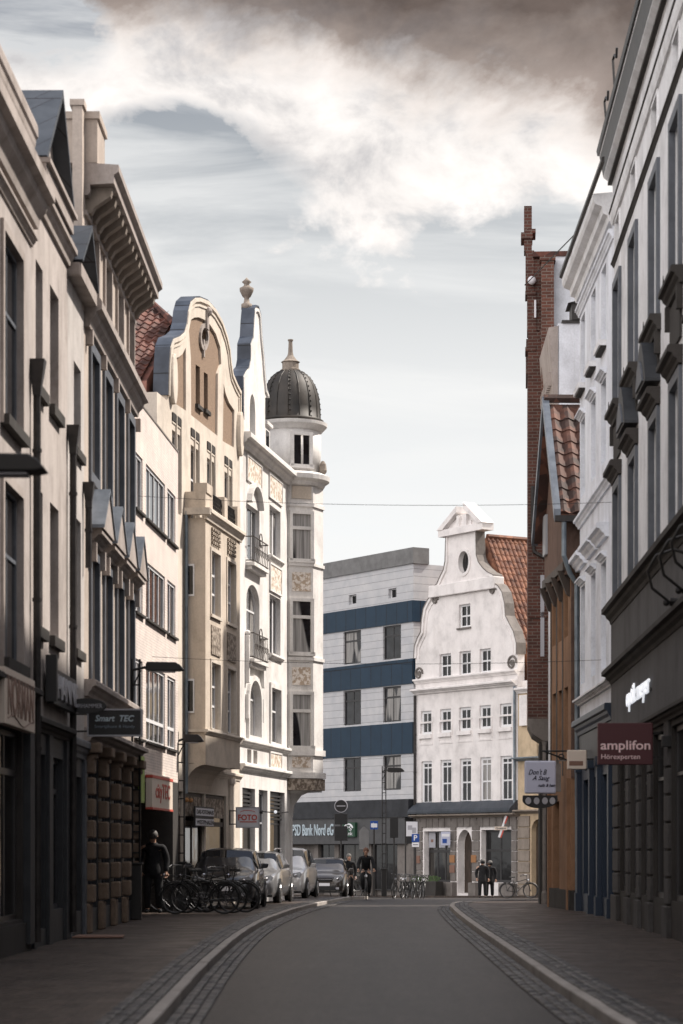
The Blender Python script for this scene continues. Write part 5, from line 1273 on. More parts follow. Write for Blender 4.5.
m = MB(); m.box(-.26, .26, -.06, -.03, h-.85, h-.42); m.box(-.26, .26, -.06, -.03, h-1.5, h-.92); m.build('lower_plate', 'black', o, bevel=.01)
o, h = pole(374, 98, zat(821, 98), 'blue and white arrow sign on a thin post behind the cyclist')
m = MB(); m.box(-.15, .16, -.05, -.03, h-.34, h); m.build('plate', 's_blue', o); m = MB(); m.box(-.12, .13, -.054, -.05, h-.26, h-.1); m.prism([(-.13, h-.18), (-.02, h-.06), (-.02, h-.3)], -.058, -.052, lambda p, t: (p[0], t, p[1])); m.build('arrow', 's_lit', o)
o, h = pole(364, 99, zat(826, 99), 'dark pointed sign board seen from behind beside the blue arrow sign')
m = MB(); m.prism([(-.2, h-.95), (.2, h-.95), (.2, h-.2), (0, h), (-.2, h-.2)], -.05, -.03, lambda p, t: (p[0], t, p[1])); m.build('plate', 'parapet', o)
o, h = pole(394, 99, zat(817, 99), 'tall dark box on a post right of the distant lamp mast')
m = MB(); m.box(-.17, .17, -.1, -.03, h-.85, h); m.build('box', 'black', o, bevel=.01)
o, h = pole(415.5, 108, zat(834, 108), 'blue parking sign with a white plate below at the corner of the white gable house')
m = MB(); m.box(-.17, .17, -.05, -.03, h-.36, h); m.build('plate', 's_blue', o); text(o, 'P', 's_lit', None, .24, (0, -.052, h-.17), bold=.02)
m = MB(); m.box(-.16, .16, -.05, -.03, h-.58, h-.38); m.build('lower_plate', 's_lit', o); m = MB(); m.box(-.12, .12, -.055, -.05, h-.49, h-.46); m.build('mark', 's_ink', o)
o, h = pole(405.5, 110, zat(821, 110), 'pale poster display on a post at the corner of the grey building')
m = MB(); m.box(-.0, .58, -.08, -.0, h-.72, h); m.build('frame', 's_black', o); m = MB(); m.box(.03, .55, -.085, -.079, h-.69, h-.03); m.build('poster', 's_white', o); m = MB(); m.box(.1, .3, -.09, -.084, h-.4, h-.2); m.box(.3, .48, -.09, -.084, h-.55, h-.3); m.build('picture', 's_grey', o)
# projecting shop signs on the left
def psign(name, label, xc, Y, z0, w, h, wallx, mat='s_black', edge=None):
    o = empty(name, (xc, Y, z0), 0, label, 'sign'); m = MB(); m.box(-w/2, w/2, -.06, .06, 0, h); m.build('panel', mat, o, bevel=.01)
    if edge: 
        m = MB(); e = .025
        m.xz([(-w/2-e, -e), (w/2+e, -e), (w/2+e, h+e), (-w/2-e, h+e)], -.07, .07, [[(-w/2, 0), (w/2, 0), (w/2, h), (-w/2, h)]]); m.build('edge', edge, o)
    m = MB()
    for zz in (.15*h, .85*h): m.tube([(wallx-xc, 0, zz), (-w/2 if wallx < xc else w/2, 0, zz)], .015, 5)
    m.tube([(wallx-xc+.02, 0, .1*h), (wallx-xc+.02, 0, .9*h)], .02, 5)
    m.build('bracket', 'iron', o); return o
Y = 38.6; k = Y/FPX
o = psign('phone_shop_sign', 'black rectangular projecting sign with silver italic lettering above a dim second line', (115-HX)*k, Y, zat(735, Y), 52*k, 24.5*k, lx(Y), 's_black', 's_grey')
text(o, 'Smart  TEC', 's_cyan', 39*k, 6.3*k, (0, -.063, 16.5*k), shear=.25, bold=.02); text(o, 'Smartphone & Handy', 's_dimtext', 40*k, 4*k, (0, -.063, 8*k))
Y = 38.0; k = Y/FPX
o = empty('oval_shop_sign', ((86-HX)*k, Y, zat(706, Y)), 0, 'black oval projecting sign with grey capital letters', 'sign')
m = MB(); m.prism([(20.5*k*math.cos(2*math.pi*i/32), 7.6*k*math.sin(2*math.pi*i/32)) for i in range(32)], -.04, .04, lambda p, t: (p[0], t, p[1])); m.build('panel', 's_black', o, bevel=.008)
text(o, 'WARHAMMER', 's_grey', 33*k, 4.2*k, (0, -.042, 0)); m = MB(); m.tube([(-20*k, 0, 0), (-25*k, 0, 0)], .02, 5); m.build('bracket', 's_grey', o)
Y = 64.5; k = Y/FPX
o = psign('photo_shop_sign', 'white square projecting sign with red outlined letters at the turret house', (247.7-HX)*k, Y, zat(827, Y), 22*k, 19*k, -3.0, 's_white', 's_grey')
text(o, 'FOTO', 's_red', 19*k, 6*k, (0, -.063, 9.5*k), bold=.03); m = MB(); m.box(-8*k, 9*k, -.066, -.062, 4.6*k, 5.6*k); m.tube([(8*k*math.cos(R(a)), -.064, 14*k+2.6*k*math.sin(R(a))) for a in range(20, 161, 20)], .008, 4); m.build('mark', 's_red', o)
o = empty('sign_spotlight', ((268-HX)*k, Y, zat(813, Y)), 0, 'small dark spotlight on an arm right of the white and red photo sign', 'lamp')
m = MB(); m.tube([(-.25, 0, .05), (.25, .0, 0)], .015, 5); m.tube([(-.3, 0, .05), (-.14, 0, .02)], .05, 8); m.tube([(.25, 0, 0), (.5, 1.6, .05)], .015, 5); m.build('lamp_body', 'iron', o); m = MB(); m.ball((.2, -.02, .03), .045, 5); m.build('bulb', 'lamp_lit', o)
Y = 54.6; k = Y/FPX
o = empty('wall_siren', ((167-HX)*k, Y, zat(806, Y)), 0, 'small grey and red box lamp beside the red bordered shop sign', 'lamp')
m = MB(); m.box(-.05, .05, -.06, .06, -.1, .18); m.build('body', 's_grey', o); m = MB(); m.box(-.05, .05, -.06, .06, .18, .26); m.build('cap', 's_red', o)
# cables across the street
for i, (xa, za, xb, zb, y) in enumerate(((-4.18, 8.45, 5.53, 8.32, 49.5), (-4.1, 5.62, 5.53, 5.55, 51.5))):
    o = empty('overhead_cable', (xa, y, za+(.3 if i == 0 else 0)), 0, ['thin cable strung across the street high up between the houses', 'thin lower cable strung across the street'][i], 'cable')
    m = MB(); n = 24; m.tube([((xb-xa)*t/n, 0, (zb-za)*t/n-.12*4*(t/n)*(1-t/n)) for t in range(n+1)], .0045, 4); m.build('wire', 'iron', o)
o = empty('overhead_cable', (4.9, 64.5, 16.9), 0, 'short wire from the brick pinnacle to the eave of the pale blue house', 'cable'); m = MB(); m.tube([(.1, 1.4, 0), (.75, -6, -.5)], .02, 4); m.build('wire', 'iron', o)
# small things on the ground at left
o = empty('door_mat', (-3.95, 38.6, gz(38)+.115), 0, 'flat rusty red mat on the pavement at the foot of the left facade', 'mat'); m = MB(); m.xy([(-.3, -.5), (.5, -.4), (.45, .4), (-.3, .45)], 0, .02); m.build('mat', 's_orange' if 0 else 's_brown', o)

# ================================================================== CARS
def make_car(label, paint, L=4.25, W=1.74, H=1.45, hood=.92, rails=False, boxy=0.0, wl=.31):
    """front at -y: body shell lofted from cross-sections, glass, wheels and lamps as parts"""
    o = empty('parked_car', (0, 0, 0), 0, label, 'car', 'cars parked along the left kerb')
    hw = W/2
    # station: y, half width, sill z, belt z, roof z (None: bonnet), roof half width
    bl = .92+boxy*.05
    st = [(-L/2, hw*.72, .30, .52, None, 0), (-L/2+.06, hw*.86, .2, .66, None, 0), (-L/2+.28, hw*.95, .17, hood-.14, None, 0), (-L/2+.7, hw*.985, .17, hood-.05, None, 0),
          (-L/2+1.12-boxy*.1, hw, .17, hood+.02, hood+.04, hw*.8), (-L/2+1.75-boxy*.25, hw, .17, bl, H-.06, hw*.70), (-L/2+2.2, hw, .17, bl+.01, H, hw*.72), (L/2-1.2, hw, .17, bl+.02, H-.01, hw*.71),
          (L/2-.55, hw*.98, .18, bl+.03, H-.10+boxy*.05, hw*.68), (L/2-.12, hw*.93, .22, bl-.02, bl+.06, hw*.74), (L/2, hw*.86, .3, .7, None, 0)]
    def sec(s):
        y, w, z0, zb, zr, wr = s
        if zr is None: top = [(w*.86, zb+.0), (w*.5, zb+.045), (0, zb+.055)]; sh = (w*.97, zb-.09)
        else: top = [(wr+.03, zr-.06), (wr*.8, zr), (0, zr+.02)]; sh = (w*.985, zb-.02)
        P = [(w*.9, z0), (w*.985, z0+.14), (w, (z0+zb)/2), sh, ((w*.93 if zr is not None else w*.92), zb+(.0 if zr is not None else -.02))]+top
        return [(x, y, z) for x, z in P]+[(-x, y, z) for x, z in P[::-1][1:]]
    R_ = [sec(s) for s in st]; n = len(R_[0])
    body, glass, wind = MB(), MB(), MB()
    body.v = [p for r in R_ for p in r]
    for i in range(len(R_)-1):
        for j in range(n-1):
            q = (i*n+j, i*n+j+1, (i+1)*n+j+1, (i+1)*n+j)
            side = j in (4, n-6); top = j in (5, 6, n-8, n-7)
            if 4 <= i <= 8 and side:
                body.f.append(q)
                continue
            if i == 4 and top: body.f.append(q); continue
            body.f.append(q)
    body.f.append(tuple(range(n))[::-1]); body.f.append(tuple(range((len(R_)-1)*n, len(R_)*n)))
    bo = body.build('body', paint, o, smooth=True)
    md = bo.modifiers.new('sub', 'SUBSURF'); md.levels = 1; md.render_levels = 1
    # glass: slightly proud copies of the window areas
    def lerp(a, b, t): return tuple(a[k]*(1-t)+b[k]*t for k in range(3))
    def patch(mb, A, B, C, D, ins, off, nrm):
        c = [sum(p[k] for p in (A, B, C, D))/4 for k in range(3)]
        Q = [tuple(p[k]*(1-ins)+c[k]*ins+nrm[k]*off for k in range(3)) for p in (A, B, C, D)]; mb.quad(*Q)
    for s in (1, -1):
        jj = 4 if s > 0 else n-6
        g = MB()
        for i in range(4, 9):
            a, b = (R_[i][4], R_[i][5]); c, d = (R_[i+1][5], R_[i+1][4]); 
            P = [(s*p[0], p[1], p[2]) for p in (a, b, c, d)]
            if i == 4: P = [(s*R_[4][4][0], R_[4][4][1]+.25, R_[4][4][2]), (s*R_[5][5][0], R_[5][5][1], R_[5][5][2]), (s*R_[5][4][0], R_[5][4][1], R_[5][4][2])]; P.insert(1, lerp(P[0], P[1], .5))
            if i == 8: P = [P[0], P[1], lerp(P[1], P[2], .55), lerp(P[0], P[3], .55)]
            patch(g, *P, .09, .012, (s*1.0, 0, .35))
        g.build('side_window', 'glass_car', o)
    A, B = R_[4], R_[5]
    w_ = MB(); P = [(-A[5][0]*1.02, A[4][1]+.06, A[5][2]), (A[5][0]*1.02, A[4][1]+.06, A[5][2]), (B[5][0]*1.0, B[5][1]+.02, B[5][2]+.03), (-B[5][0]*1.0, B[5][1]+.02, B[5][2]+.03)]
    rowsn = 5
    for k in range(4):
        t0, t1 = -1+k*.5, -1+(k+1)*.5
        def pt(t, v):
            x0 = A[5][0]*1.0*t; x1 = B[5][0]*.97*t
            y0 = A[4][1]+.10+.10*t*t; y1 = B[5][1]-.03+.06*t*t; return (x0*(1-v)+x1*v, y0*(1-v)+y1*v, (A[5][2]+.035)*(1-v)+(B[6][2]+.035)*v-.03*t*t+.035*4*v*(1-v)*.6)
        for (v0, v1) in ((.05, .5), (.5, .93)): w_.quad(pt(t0, v0), pt(t1, v0), pt(t1, v1), pt(t0, v1))
    w_.build('windscreen', 'glass_car', o, smooth=True)
    # wheels
    for y in (-L/2+.82, L/2-.78):
        for s in (-1, 1):
            x = s*(hw-.10)
            a = MB(); a.prism([(y+math.cos(R(t))*(wl+.07), wl+math.sin(R(t))*(wl+.07)) for t in range(0, 360, 20)], s*(hw-.08), s*(hw+.002), lambda p, t: (t, p[0], p[1])); a.build('wheel_arch', 'black', o)
            w = MB(); w.prism([(y+math.cos(R(t))*wl, wl+math.sin(R(t))*wl) for t in range(0, 360, 15)], s*(hw-.19), s*(hw+.015), lambda p, t: (t, p[0], p[1])); wo = w.build('wheel', 'tyre', o, bevel=.02)
            w = MB()
            for k in range(5):
                a = R(72*k); c, d = math.cos(a), math.sin(a); w.prism([(y+c*.04-d*.04, wl+d*.04+c*.04), (y+c*wl*.62-d*.05, wl+d*wl*.62+c*.05), (y+c*wl*.62+d*.05, wl+d*wl*.62-c*.05), (y+c*.04+d*.04, wl+d*.04-c*.04)], s*(hw+.016), s*(hw+.022), lambda p, t: (t, p[0], p[1]))
            w.ring((s*(hw+.016), y, wl), wl*.64, .02, 'x', 20, 5); w.build('rim', 'rim', wo)
    fy = -L/2
    for s in (-1, 1):
        h = MB(); h.v = []; h.prism([(s*hw*.46, hood-.30), (s*hw*.80, hood-.34), (s*hw*.86, hood-.20), (s*hw*.78, hood-.13), (s*hw*.5, hood-.19)], fy+.02, fy+.3, lambda p, t: (p[0], t+abs(p[0])*.12, p[1])); h.build('headlight', 'headlamp', o, bevel=.015)
        h = MB(); h.ball((s*hw*.64, fy+.09, hood-.25), .055, 6); h.build('headlight_reflector', 'chrome', o)
        h = MB(); h.prism([(s*(hw-.04), bl+.02), (s*(hw+.17), bl+.06), (s*(hw+.19), bl+.16), (s*(hw+.04), bl+.18)], -L/2+1.52, -L/2+1.62, lambda p, t: (p[0], t, p[1])); h.build('mirror', paint, o, bevel=.02)
        h = MB(); h.box(s*hw*.6-.09, s*hw*.6+.09, fy-.005, fy+.08, .3, .38); h.build('fog_lamp', 's_grey', o)
    g = MB(); g.box(-hw*.42, hw*.42, fy-.02, fy+.1, hood-.33, hood-.22); g.box(-hw*.55, hw*.55, fy-.03, fy+.1, .26, .42); g.build('grille', 'black', o, bevel=.01)
    g = MB(); g.box(-hw*.40, hw*.40, fy-.032, fy+.0, hood-.285, hood-.265); g.build('grille_bar', 'chrome', o)
    g = MB(); g.box(-.26, .26, fy-.05, fy-.03, .43, .54); g.build('number_plate', 's_lit', o)
    g = MB(); g.box(-hw*.84, hw*.84, fy+.02, fy+.3, .17, .24); g.build('bumper_lip', 'rubber', o)
    if rails:
        for s in (-1, 1):
            g = MB(); g.tube([(s*hw*.66, -L/2+1.9, H), (s*hw*.67, -L/2+2.1, H+.06), (s*hw*.67, L/2-1.0, H+.05), (s*hw*.66, L/2-.8, H-.03)], .022, 6); g.build('roof_rail', 'chrome', o)
    for s in (-1, 1):
        g = MB(); g.tube([(s*.5, -L/2+1.15, hood+.07), (s*.12, -L/2+1.25, hood+.12)], .01, 4); g.build('wiper', 'black', o)
    return o
def paintmat(name, c, metal=.6, rough=.3):
    m, nt, b = nmat(name); b.inputs['Base Color'].default_value = (*c, 1); b.inputs['Metallic'].default_value = metal; b.inputs['Roughness'].default_value = rough
    b.inputs['Coat Weight'].default_value = 1; b.inputs['Coat Roughness'].default_value = .05; bump(nt, b, noise(nt, obco(nt), 3, 3), .04, .05); M[name] = m
paintmat('paint_dark', (.03, .032, .036)); paintmat('paint_grey', (.24, .245, .255)); paintmat('paint_silver', (.68, .665, .65), .25); paintmat('paint_bronze', (.05, .042, .038))
M['glass_car'] = simple('glass_car', (.012, .013, .015), .04, 0, .8); M['headlamp'] = simple('headlamp', (.32, .33, .35), .08, .3, .8)
def placecar(o, px, Y, yaw):
    o.location = ((px-HX)/FPX*Y, Y+2.1, gz(Y+2)+.115); o.rotation_euler = (0, 0, R(yaw)); return o
placecar(make_car('dark hatchback parked nearest, half hidden by the parked bicycles', 'paint_dark', 4.0, 1.70, 1.47), 224, 58.2, -2)
placecar(make_car('grey estate car with roof rails, second in the row of parked cars', 'paint_grey', 4.5, 1.75, 1.46, rails=True), 253, 67, -5)
placecar(make_car('silver compact van with a tall roof, third in the row of parked cars', 'paint_silver', 4.3, 1.76, 1.66, hood=1.0, boxy=1.0), 285, 79, -6)
placecar(make_car('dark bronze car parked last in the row near the distant cyclists', 'paint_bronze', 4.4, 1.74, 1.5, hood=.95), 327, 92, -4)

# ================================================================== BICYCLES
def make_bike(label, group, basket=False, dark='black', drop=False):
    """front wheel at -x, frame in the x-z plane, stands on z = 0"""
    o = empty('bicycle', (0, 0, 0), 0, label, 'bicycle', group); r = .345; wb = .53
    for nm, x in (('front_wheel', -wb), ('rear_wheel', wb)):
        m = MB(); m.ring((x, 0, r), r-.018, .019, 'y', 32, 6); w = m.build(nm, 'tyre', o)
        m = MB(); m.ring((x, 0, r), r-.042, .010, 'y', 32, 4); m.tube([(x, -.04, r), (x, .04, r)], .022, 8)
        for k in range(16):
            a = 2*math.pi*k/16; m.tube([(x, (.02 if k % 2 else -.02), r), (x+math.cos(a)*(r-.04), 0, r+math.sin(a)*(r-.04))], .0022, 3)
        m.build('rim', 'dull_steel', w)
        m = MB(); m.tube([(x+math.cos(R(a))*(r+.025), 0, r+math.sin(R(a))*(r+.025)) for a in (range(20, 171, 15) if x < 0 else range(-10, 161, 15))], .018, 5); m.build('mudguard', dark, o)
    bb = (.08, 0, .29); st = (.26, 0, .82); hd = (-.36, 0, .86); hb = (-.39, 0, .74); rx_ = (wb, 0, r)
    m = MB()
    for a, b in ((bb, st), (hb, bb), (hd, (.22, 0, .70)), (bb, rx_), ((.25, 0, .74), rx_), (hd, hb)): m.tube([a, b], .016, 6)
    for s in (-.04, .04): m.tube([(bb[0], s, bb[2]), (wb, s, r)], .009, 5); m.tube([(.25, s*.5, .74), (wb, s, r)], .008, 5)
    m.build('frame', dark, o)
    m = MB(); m.tube([hb, (-.42, 0, .66)], .018, 6)
    for s in (-.045, .045): m.tube([(-.42, s, .68), (-.49, s, .45), (-wb, s, r)], .010, 5)
    m.build('fork', dark, o)
    m = MB(); m.tube([hd, (-.34, 0, 1.0)], .014, 6); m.tube([(-.2, -.29, 1.04), (-.33, -.22, 1.05), (-.36, 0, 1.0), (-.33, .22, 1.05), (-.2, .29, 1.04)], .012, 6)
    h = m.build('handlebar', 'dull_steel', o); m = MB()
    for s in (-1, 1): m.tube([(-.2, s*.29, 1.04), (-.12, s*.31, 1.03)], .018, 6)
    m.build('grip', 'rubber', h)
    m = MB(); m.tube([st, (.285, 0, .93)], .013, 6); m.build('seat_post', 'chrome', o)
    m = MB(); m.prism([(.15, -.02), (.2, -.035), (.34, -.085), (.42, -.08), (.43, 0), (.42, .08), (.34, .085), (.2, .035), (.15, .02)], .93, .985, lambda p, t: (p[0], p[1]*(1 if t < .95 else .8), t)); m.build('saddle', 'rubber', o, bevel=.012)
    m = MB(); m.ring((bb[0], -.05, bb[2]), .085, .008, 'y', 20, 4); m.tube([(bb[0], -.06, bb[2]), (bb[0]+.05, -.08, bb[2]-.16)], .01, 5); m.tube([(bb[0], .06, bb[2]), (bb[0]-.05, .08, bb[2]+.16)], .01, 5); m.box(bb[0]+.0, bb[0]+.1, -.17, -.08, bb[2]-.18, bb[2]-.155); m.box(bb[0]-.1, bb[0], .08, .17, bb[2]+.155, bb[2]+.18); m.build('crankset', 'dull_steel', o)
    m = MB(); m.box(.3, .72, -.055, -.045, .715, .725); m.box(.3, .72, .045, .055, .715, .725)
    for x in (.32, .42, .52, .62, .71): m.box(x, x+.012, -.05, .05, .716, .724)
    for s in (-.05, .05): m.tube([(.6, s, .72), (wb, s, r)], .006, 4)
    m.build('rack', dark, o)
    m = MB(); m.lathe([(.03, .78), (.045, .8), (.045, .86), (.02, .88)], -.44, 0, 8); m.build('front_lamp', 'chrome', o)
    if basket:
        m = MB(); b_ = [(-.62, -.17), (-.4, -.17), (-.4, .17), (-.62, .17)]
        for k in range(6):
            z = .82+k*.045; s = .85+.03*k; m.tube([((p[0]+.51)*s-.51, p[1]*s, z) for p in b_], .005, 4, True)
        for i in range(4):
            for t in (0, .25, .5, .75):
                p = Vector(b_[i]).lerp(Vector(b_[(i+1) % 4]), t); m.tube([((p.x+.51)*.85-.51, p.y*.85, .82), ((p.x+.51)-.51, p.y, 1.05)], .004, 3)
        m.build('basket', 'iron', o)
    return o
def placebike(o, px, Y, yaw, lean=0, on=.11):
    o.location = ((px-HX)/FPX*Y, Y, gz(Y)+on); o.rotation_euler = (R(lean), 0, R(yaw)); return o
GB = 'bicycles parked before the nearest car'
bk = make_bike('dark bicycle with a front basket, nearest to the street lamp mast', GB, basket=True)
placebike(bk, 200, 52.6, 6, 4)
def newbike(label, group, px, Y, yaw, lean=0, src=None, on=.11):
    b = copy_tree(src or bk); b['label'] = label; b['group'] = group; return placebike(b, px, Y, yaw, lean, on)
bk2 = make_bike('dark bicycle without basket leaning in front of the dark hatchback', GB); placebike(bk2, 222, 54.2, -10, -5)
newbike('dark bicycle at the back left of the parked bunch, beside the standing man', GB, 184, 54.4, -14, 6, bk2)
newbike('dark basket bicycle in the middle of the parked bunch by the first car', GB, 209, 53.4, 172, -4)
GF = 'bicycles parked at the far corner'
for i, (px, Y, yaw) in enumerate(((346, 97, 40), (352, 98, 60), (398, 101, 70), (404, 102, 80), (410, 103, 100), (416, 104, 75), (422, 106, 95))):
    newbike(['distant bicycle just right of the last parked car', 'distant bicycle behind the cyclist', 'distant bicycle right beside the far lamp mast', 'second distant bicycle right of the far lamp mast', 'distant bicycle in the middle of the rack at the grey building', 'distant bicycle under the blue parking sign', 'distant bicycle at the right end of the rack, before the planters'][i], GF, px, Y, yaw, 3, bk2 if i % 2 else bk, .0)
b = newbike('lone dark bicycle leaning at the stone pier of the yellow house', 'bicycle at the yellow house', 519, 108, 186, 6, bk2, .0)
del b['group']

# ================================================================== PEOPLE
def skin(name, chains, mat, parent, sub=2, smooth=True):
    """one continuous skinned surface from joint chains; chains share joints by name"""
    idx = {}; V = []; E = []; Rr = []
    for ch in chains:
        prev = None
        for nm, p, r in ch:
            if nm is None or nm not in idx:
                if p is None: raise ValueError(nm)
                V.append(p); Rr.append(r if isinstance(r, tuple) else (r, r)); i = len(V)-1
                if nm: idx[nm] = i
            else: i = idx[nm]
            if prev is not None: E.append((prev, i))
            prev = i
    me = bpy.data.meshes.new('sk'); me.from_pydata(V, E, []); o = bpy.data.objects.new('sk', me); COL.objects.link(o)
    md = o.modifiers.new('skin', 'SKIN'); md.use_smooth_shade = smooth; md.branch_smoothing = .6
    sv = me.skin_vertices[0].data
    for i, r in enumerate(Rr): sv[i].radius = r; sv[i].use_root = (i == 0)
    s = o.modifiers.new('sub', 'SUBSURF'); s.levels = sub; s.render_levels = sub
    dg = bpy.context.evaluated_depsgraph_get(); dg.update()
    nm_ = bpy.data.meshes.new_from_object(o.evaluated_get(dg)); bpy.data.objects.remove(o)
    nm_.name = name; nm_.materials.clear(); nm_.materials.append(M[mat])
    for p in nm_.polygons: p.use_smooth = True
    q = bpy.data.objects.new(name, nm_); COL.objects.link(q); q.parent = parent; return q
def person(label, J, hair='hair', coat='cloth_black', trousers='cloth_black', coat_len=.0, hood=False, cat='person', hands=True):
    """J: joints (metres, facing -y, z up from the soles)"""
    o = empty('person', (0, 0, 0), 0, label, cat); V3 = Vector
    g = {k: V3(v) for k, v in J.items()}
    ch = [[('pel', g['pelvis'], (.15, .11)), ('waist', g['waist'], (.13, .10)), ('chest', g['chest'], (.165, .115)), ('neck0', g['neck']-V3((0, 0, .03)), .07), ('neck', g['neck'], .055), ('jaw', g['head']-V3((0, .01, .07)), (.062, .07)), ('head', g['head'], (.078, .095)), ('crown', g['head']+V3((0, .01, .085)), (.06, .075))]]
    for s in 'lr':
        ch.append([('chest', None, 0), ('sh'+s, g['sh'+s], .065), ('el'+s, g['el'+s], .045), ('wr'+s, g['wr'+s], .03), ('pa'+s, g['wr'+s]+(g['wr'+s]-g['el'+s]).normalized()*.08, (.04, .022))])
        ch.append([('pel', None, 0), ('hip'+s, g['hip'+s], .095), ('kn'+s, g['kn'+s], .06), ('an'+s, g['an'+s], .034), ('to'+s, g['to'+s]+V3((0,.03,0)), (.028, .02))])
    b = skin('body', ch, 'skin', o)
    # face, ears
    h = g['head']; fd = V3(J.get('face', (0, -1, 0))).normalized(); rt = V3((-fd.y, fd.x, 0)); up = V3((0, 0, 1))
    m = MB(); m.ball(tuple(h+fd*.098-up*.015), .014, 5); 
    for s in (-1, 1): m.ball(tuple(h+rt*s*.08-up*.01), .022, 5)
    m.build('nose_and_ears', 'skin', b)
    m = MB()
    for s in (-1, 1): m.ball(tuple(h+fd*.088+rt*s*.032+up*.012), .009, 4)
    m.build('eyes', 'black', b)
    m = MB(); m.tube([tuple(h+fd*.088-up*.055-rt*.022), tuple(h+fd*.092-up*.056), tuple(h+fd*.088-up*.055+rt*.022)], .005, 4); m.build('mouth', 's_red', b)
    if hands:
        for s in 'lr':
            d = (g['wr'+s]-g['el'+s]).normalized(); side = d.cross(V3((0, 1, 0))); side = side.normalized() if side.length > .1 else V3((1, 0, 0)); pn = d.cross(side)
            base = g['wr'+s]+d*.075
            for k, ln in enumerate((.062, .07, .066, .05)):
                q = base+side*(k-1.5)*.019; m = skin('finger', [[('a', q, .0095), ('b', q+d*ln*.5, .009), ('c', q+d*ln*.85+pn*ln*.35, .0075)]], 'skin', b, 1)
            q = g['wr'+s]+d*.03+side*.03; skin('thumb', [[('a', q, .012), ('b', q+side*.02+d*.025, .011), ('c', q+side*.022+d*.055, .009)]], 'skin', b, 1)
    # clothes
    c = [[('pel', g['pelvis']-V3((0, 0, .02+coat_len)), (.185+coat_len*.15, .15+coat_len*.1)), ('hipb', g['pelvis']+V3((0, 0, .06)), (.18, .14)), ('waist', g['waist'], (.17, .135)), ('chest', g['chest'], (.20, .15)), ('uch', g['chest'].lerp(g['neck'], .5), (.19, .14)), ('col', g['neck']-V3((0, 0, .035)), .085), ('col2', g['neck']+V3((0, 0, .01)), .075)]]
    for s in 'lr': c.append([('uch', None, 0), ('sh'+s, g['sh'+s], .09), ('el'+s, g['el'+s], .068), ('wr'+s, g['wr'+s], .05)])
    skin('jacket', c, coat, o)
    t = [[('pel', g['pelvis']+V3((0, 0, .03)), (.165, .13)), ('pel2', g['pelvis']-V3((0, 0, .04)), (.165, .13))]]
    for s in 'lr': t.append([('pel2', None, 0), ('hip'+s, g['hip'+s], .11), ('kn'+s, g['kn'+s], .082), ('an'+s, g['an'+s]+V3((0, 0, .01)), .07)])
    skin('trousers', t, trousers, o)
    for s in 'lr': skin('shoe', [[('a', g['an'+s]-V3((0, 0, .01)), .055), ('b', g['an'+s].lerp(g['to'+s], .45)-V3((0, 0, .02)), (.052, .045)), ('c', g['to'+s], (.045, .035))]], 'black', o, 1)
    if hood: skin('hood', [[('a', h-up*.11-fd*.02, .11), ('b', h-fd*.025, (.105, .12)), ('c', h+up*.075-fd*.03, (.09, .10))]], coat, o)
    hb_ = MB(); hb_.ball(tuple(h-fd*.022+up*.028), .102, 8, 1.08); hb_.build('hair', hair, o, smooth=True)
    if 0: skin('hair', [[('a', h-fd*.035-up*.04, (.072, .06)), ('b', h-fd*.02+up*.03, (.082, .09)), ('c', h-fd*.005+up*.085, (.060, .066)), ('d', h+up*.105, (.03, .034))]], hair, o)
    return o
walk = dict(pelvis=(0, 0, .95), waist=(0, 0, 1.12), chest=(0, .0, 1.34), neck=(0, 0, 1.52), head=(0, -.02, 1.66),
            shl=(-.19, 0, 1.43), ell=(-.26, .03, 1.14), wrl=(-.24, -.06, .9), shr=(.19, 0, 1.43), elr=(.26, .05, 1.14), wrr=(.25, -.02, .88),
            hipl=(-.1, 0, .9), knl=(-.11, -.05, .5), anl=(-.11, .06, .09), tol=(-.13, -.1, .04), hipr=(.1, 0, .9), knr=(.11, -.01, .5), anr=(.12, .03, .09), tor=(.14, -.13, .04))
p = person('man in a dark coat standing between the lamp mast and the parked bicycles', {**walk, 'face': (.2, .9, 0)}, 'hair_grey', 'cloth_black', 'cloth_black', .22, hood=False)
p.location = ((153-HX)/FPX*53.4, 53.4, gz(53)+.11); p.scale = (1.16, 1.1, 1.03)
# cyclist riding towards us
ride = dict(pelvis=(0, .22, 1.02), waist=(0, .17, 1.17), chest=(0, .03, 1.38), neck=(0, -.03, 1.55), head=(0, -.08, 1.69),
            shl=(-.19, .02, 1.46), ell=(-.27, -.08, 1.22), wrl=(-.27, -.22, 1.06), shr=(.19, .02, 1.46), elr=(.27, -.08, 1.22), wrr=(.27, -.22, 1.06),
            hipl=(-.1, .2, .98), knl=(-.12, -.14, .72), anl=(-.1, .02, .34), tol=(-.1, -.12, .3), hipr=(.1, .2, .98), knr=(.12, -.05, .60), anr=(.1, .10, .19), tor=(.1, -.04, .15))
Yc = 84.0
b = make_bike('bicycle ridden towards us by the cyclist in black', 'moving bicycle'); del b['group']; b.rotation_euler = (0, 0, R(90)); b.location = ((366-HX)/FPX*Yc, Yc, gz(Yc))
p = person('cyclist in black with reddish hair riding towards us down the middle of the street', ride, 'hair'); p.location = b.location
p.rotation_euler = (0, 0, 0)
p = person('person in black seen behind the cyclist, left of him', {**walk, 'face': (.3, -.9, 0)}, 'hair_grey', 'cloth_black'); p.location = ((349-HX)/FPX*95, 95, gz(95))
p = person("bulky person in a long black coat before the white gable house's shop window", {**walk, 'face': (0, 1, 0)}, 'hair_grey', 'cloth_black', 'cloth_black', .3, hood=True); p.location = ((482.5-HX)/FPX*112, 112, gz(112)); p.scale = (1.12, 1.1, 1.02)
p = person('second person in black close beside the bulky person at the shop window', {**walk, 'face': (-1, .3, 0)}, 'hair_grey', 'cloth_black', 'cloth_black', .3, hood=True); p.scale = (1.15, 1.1, .98); p.location = ((489.5-HX)/FPX*112.5, 112.5, gz(112))

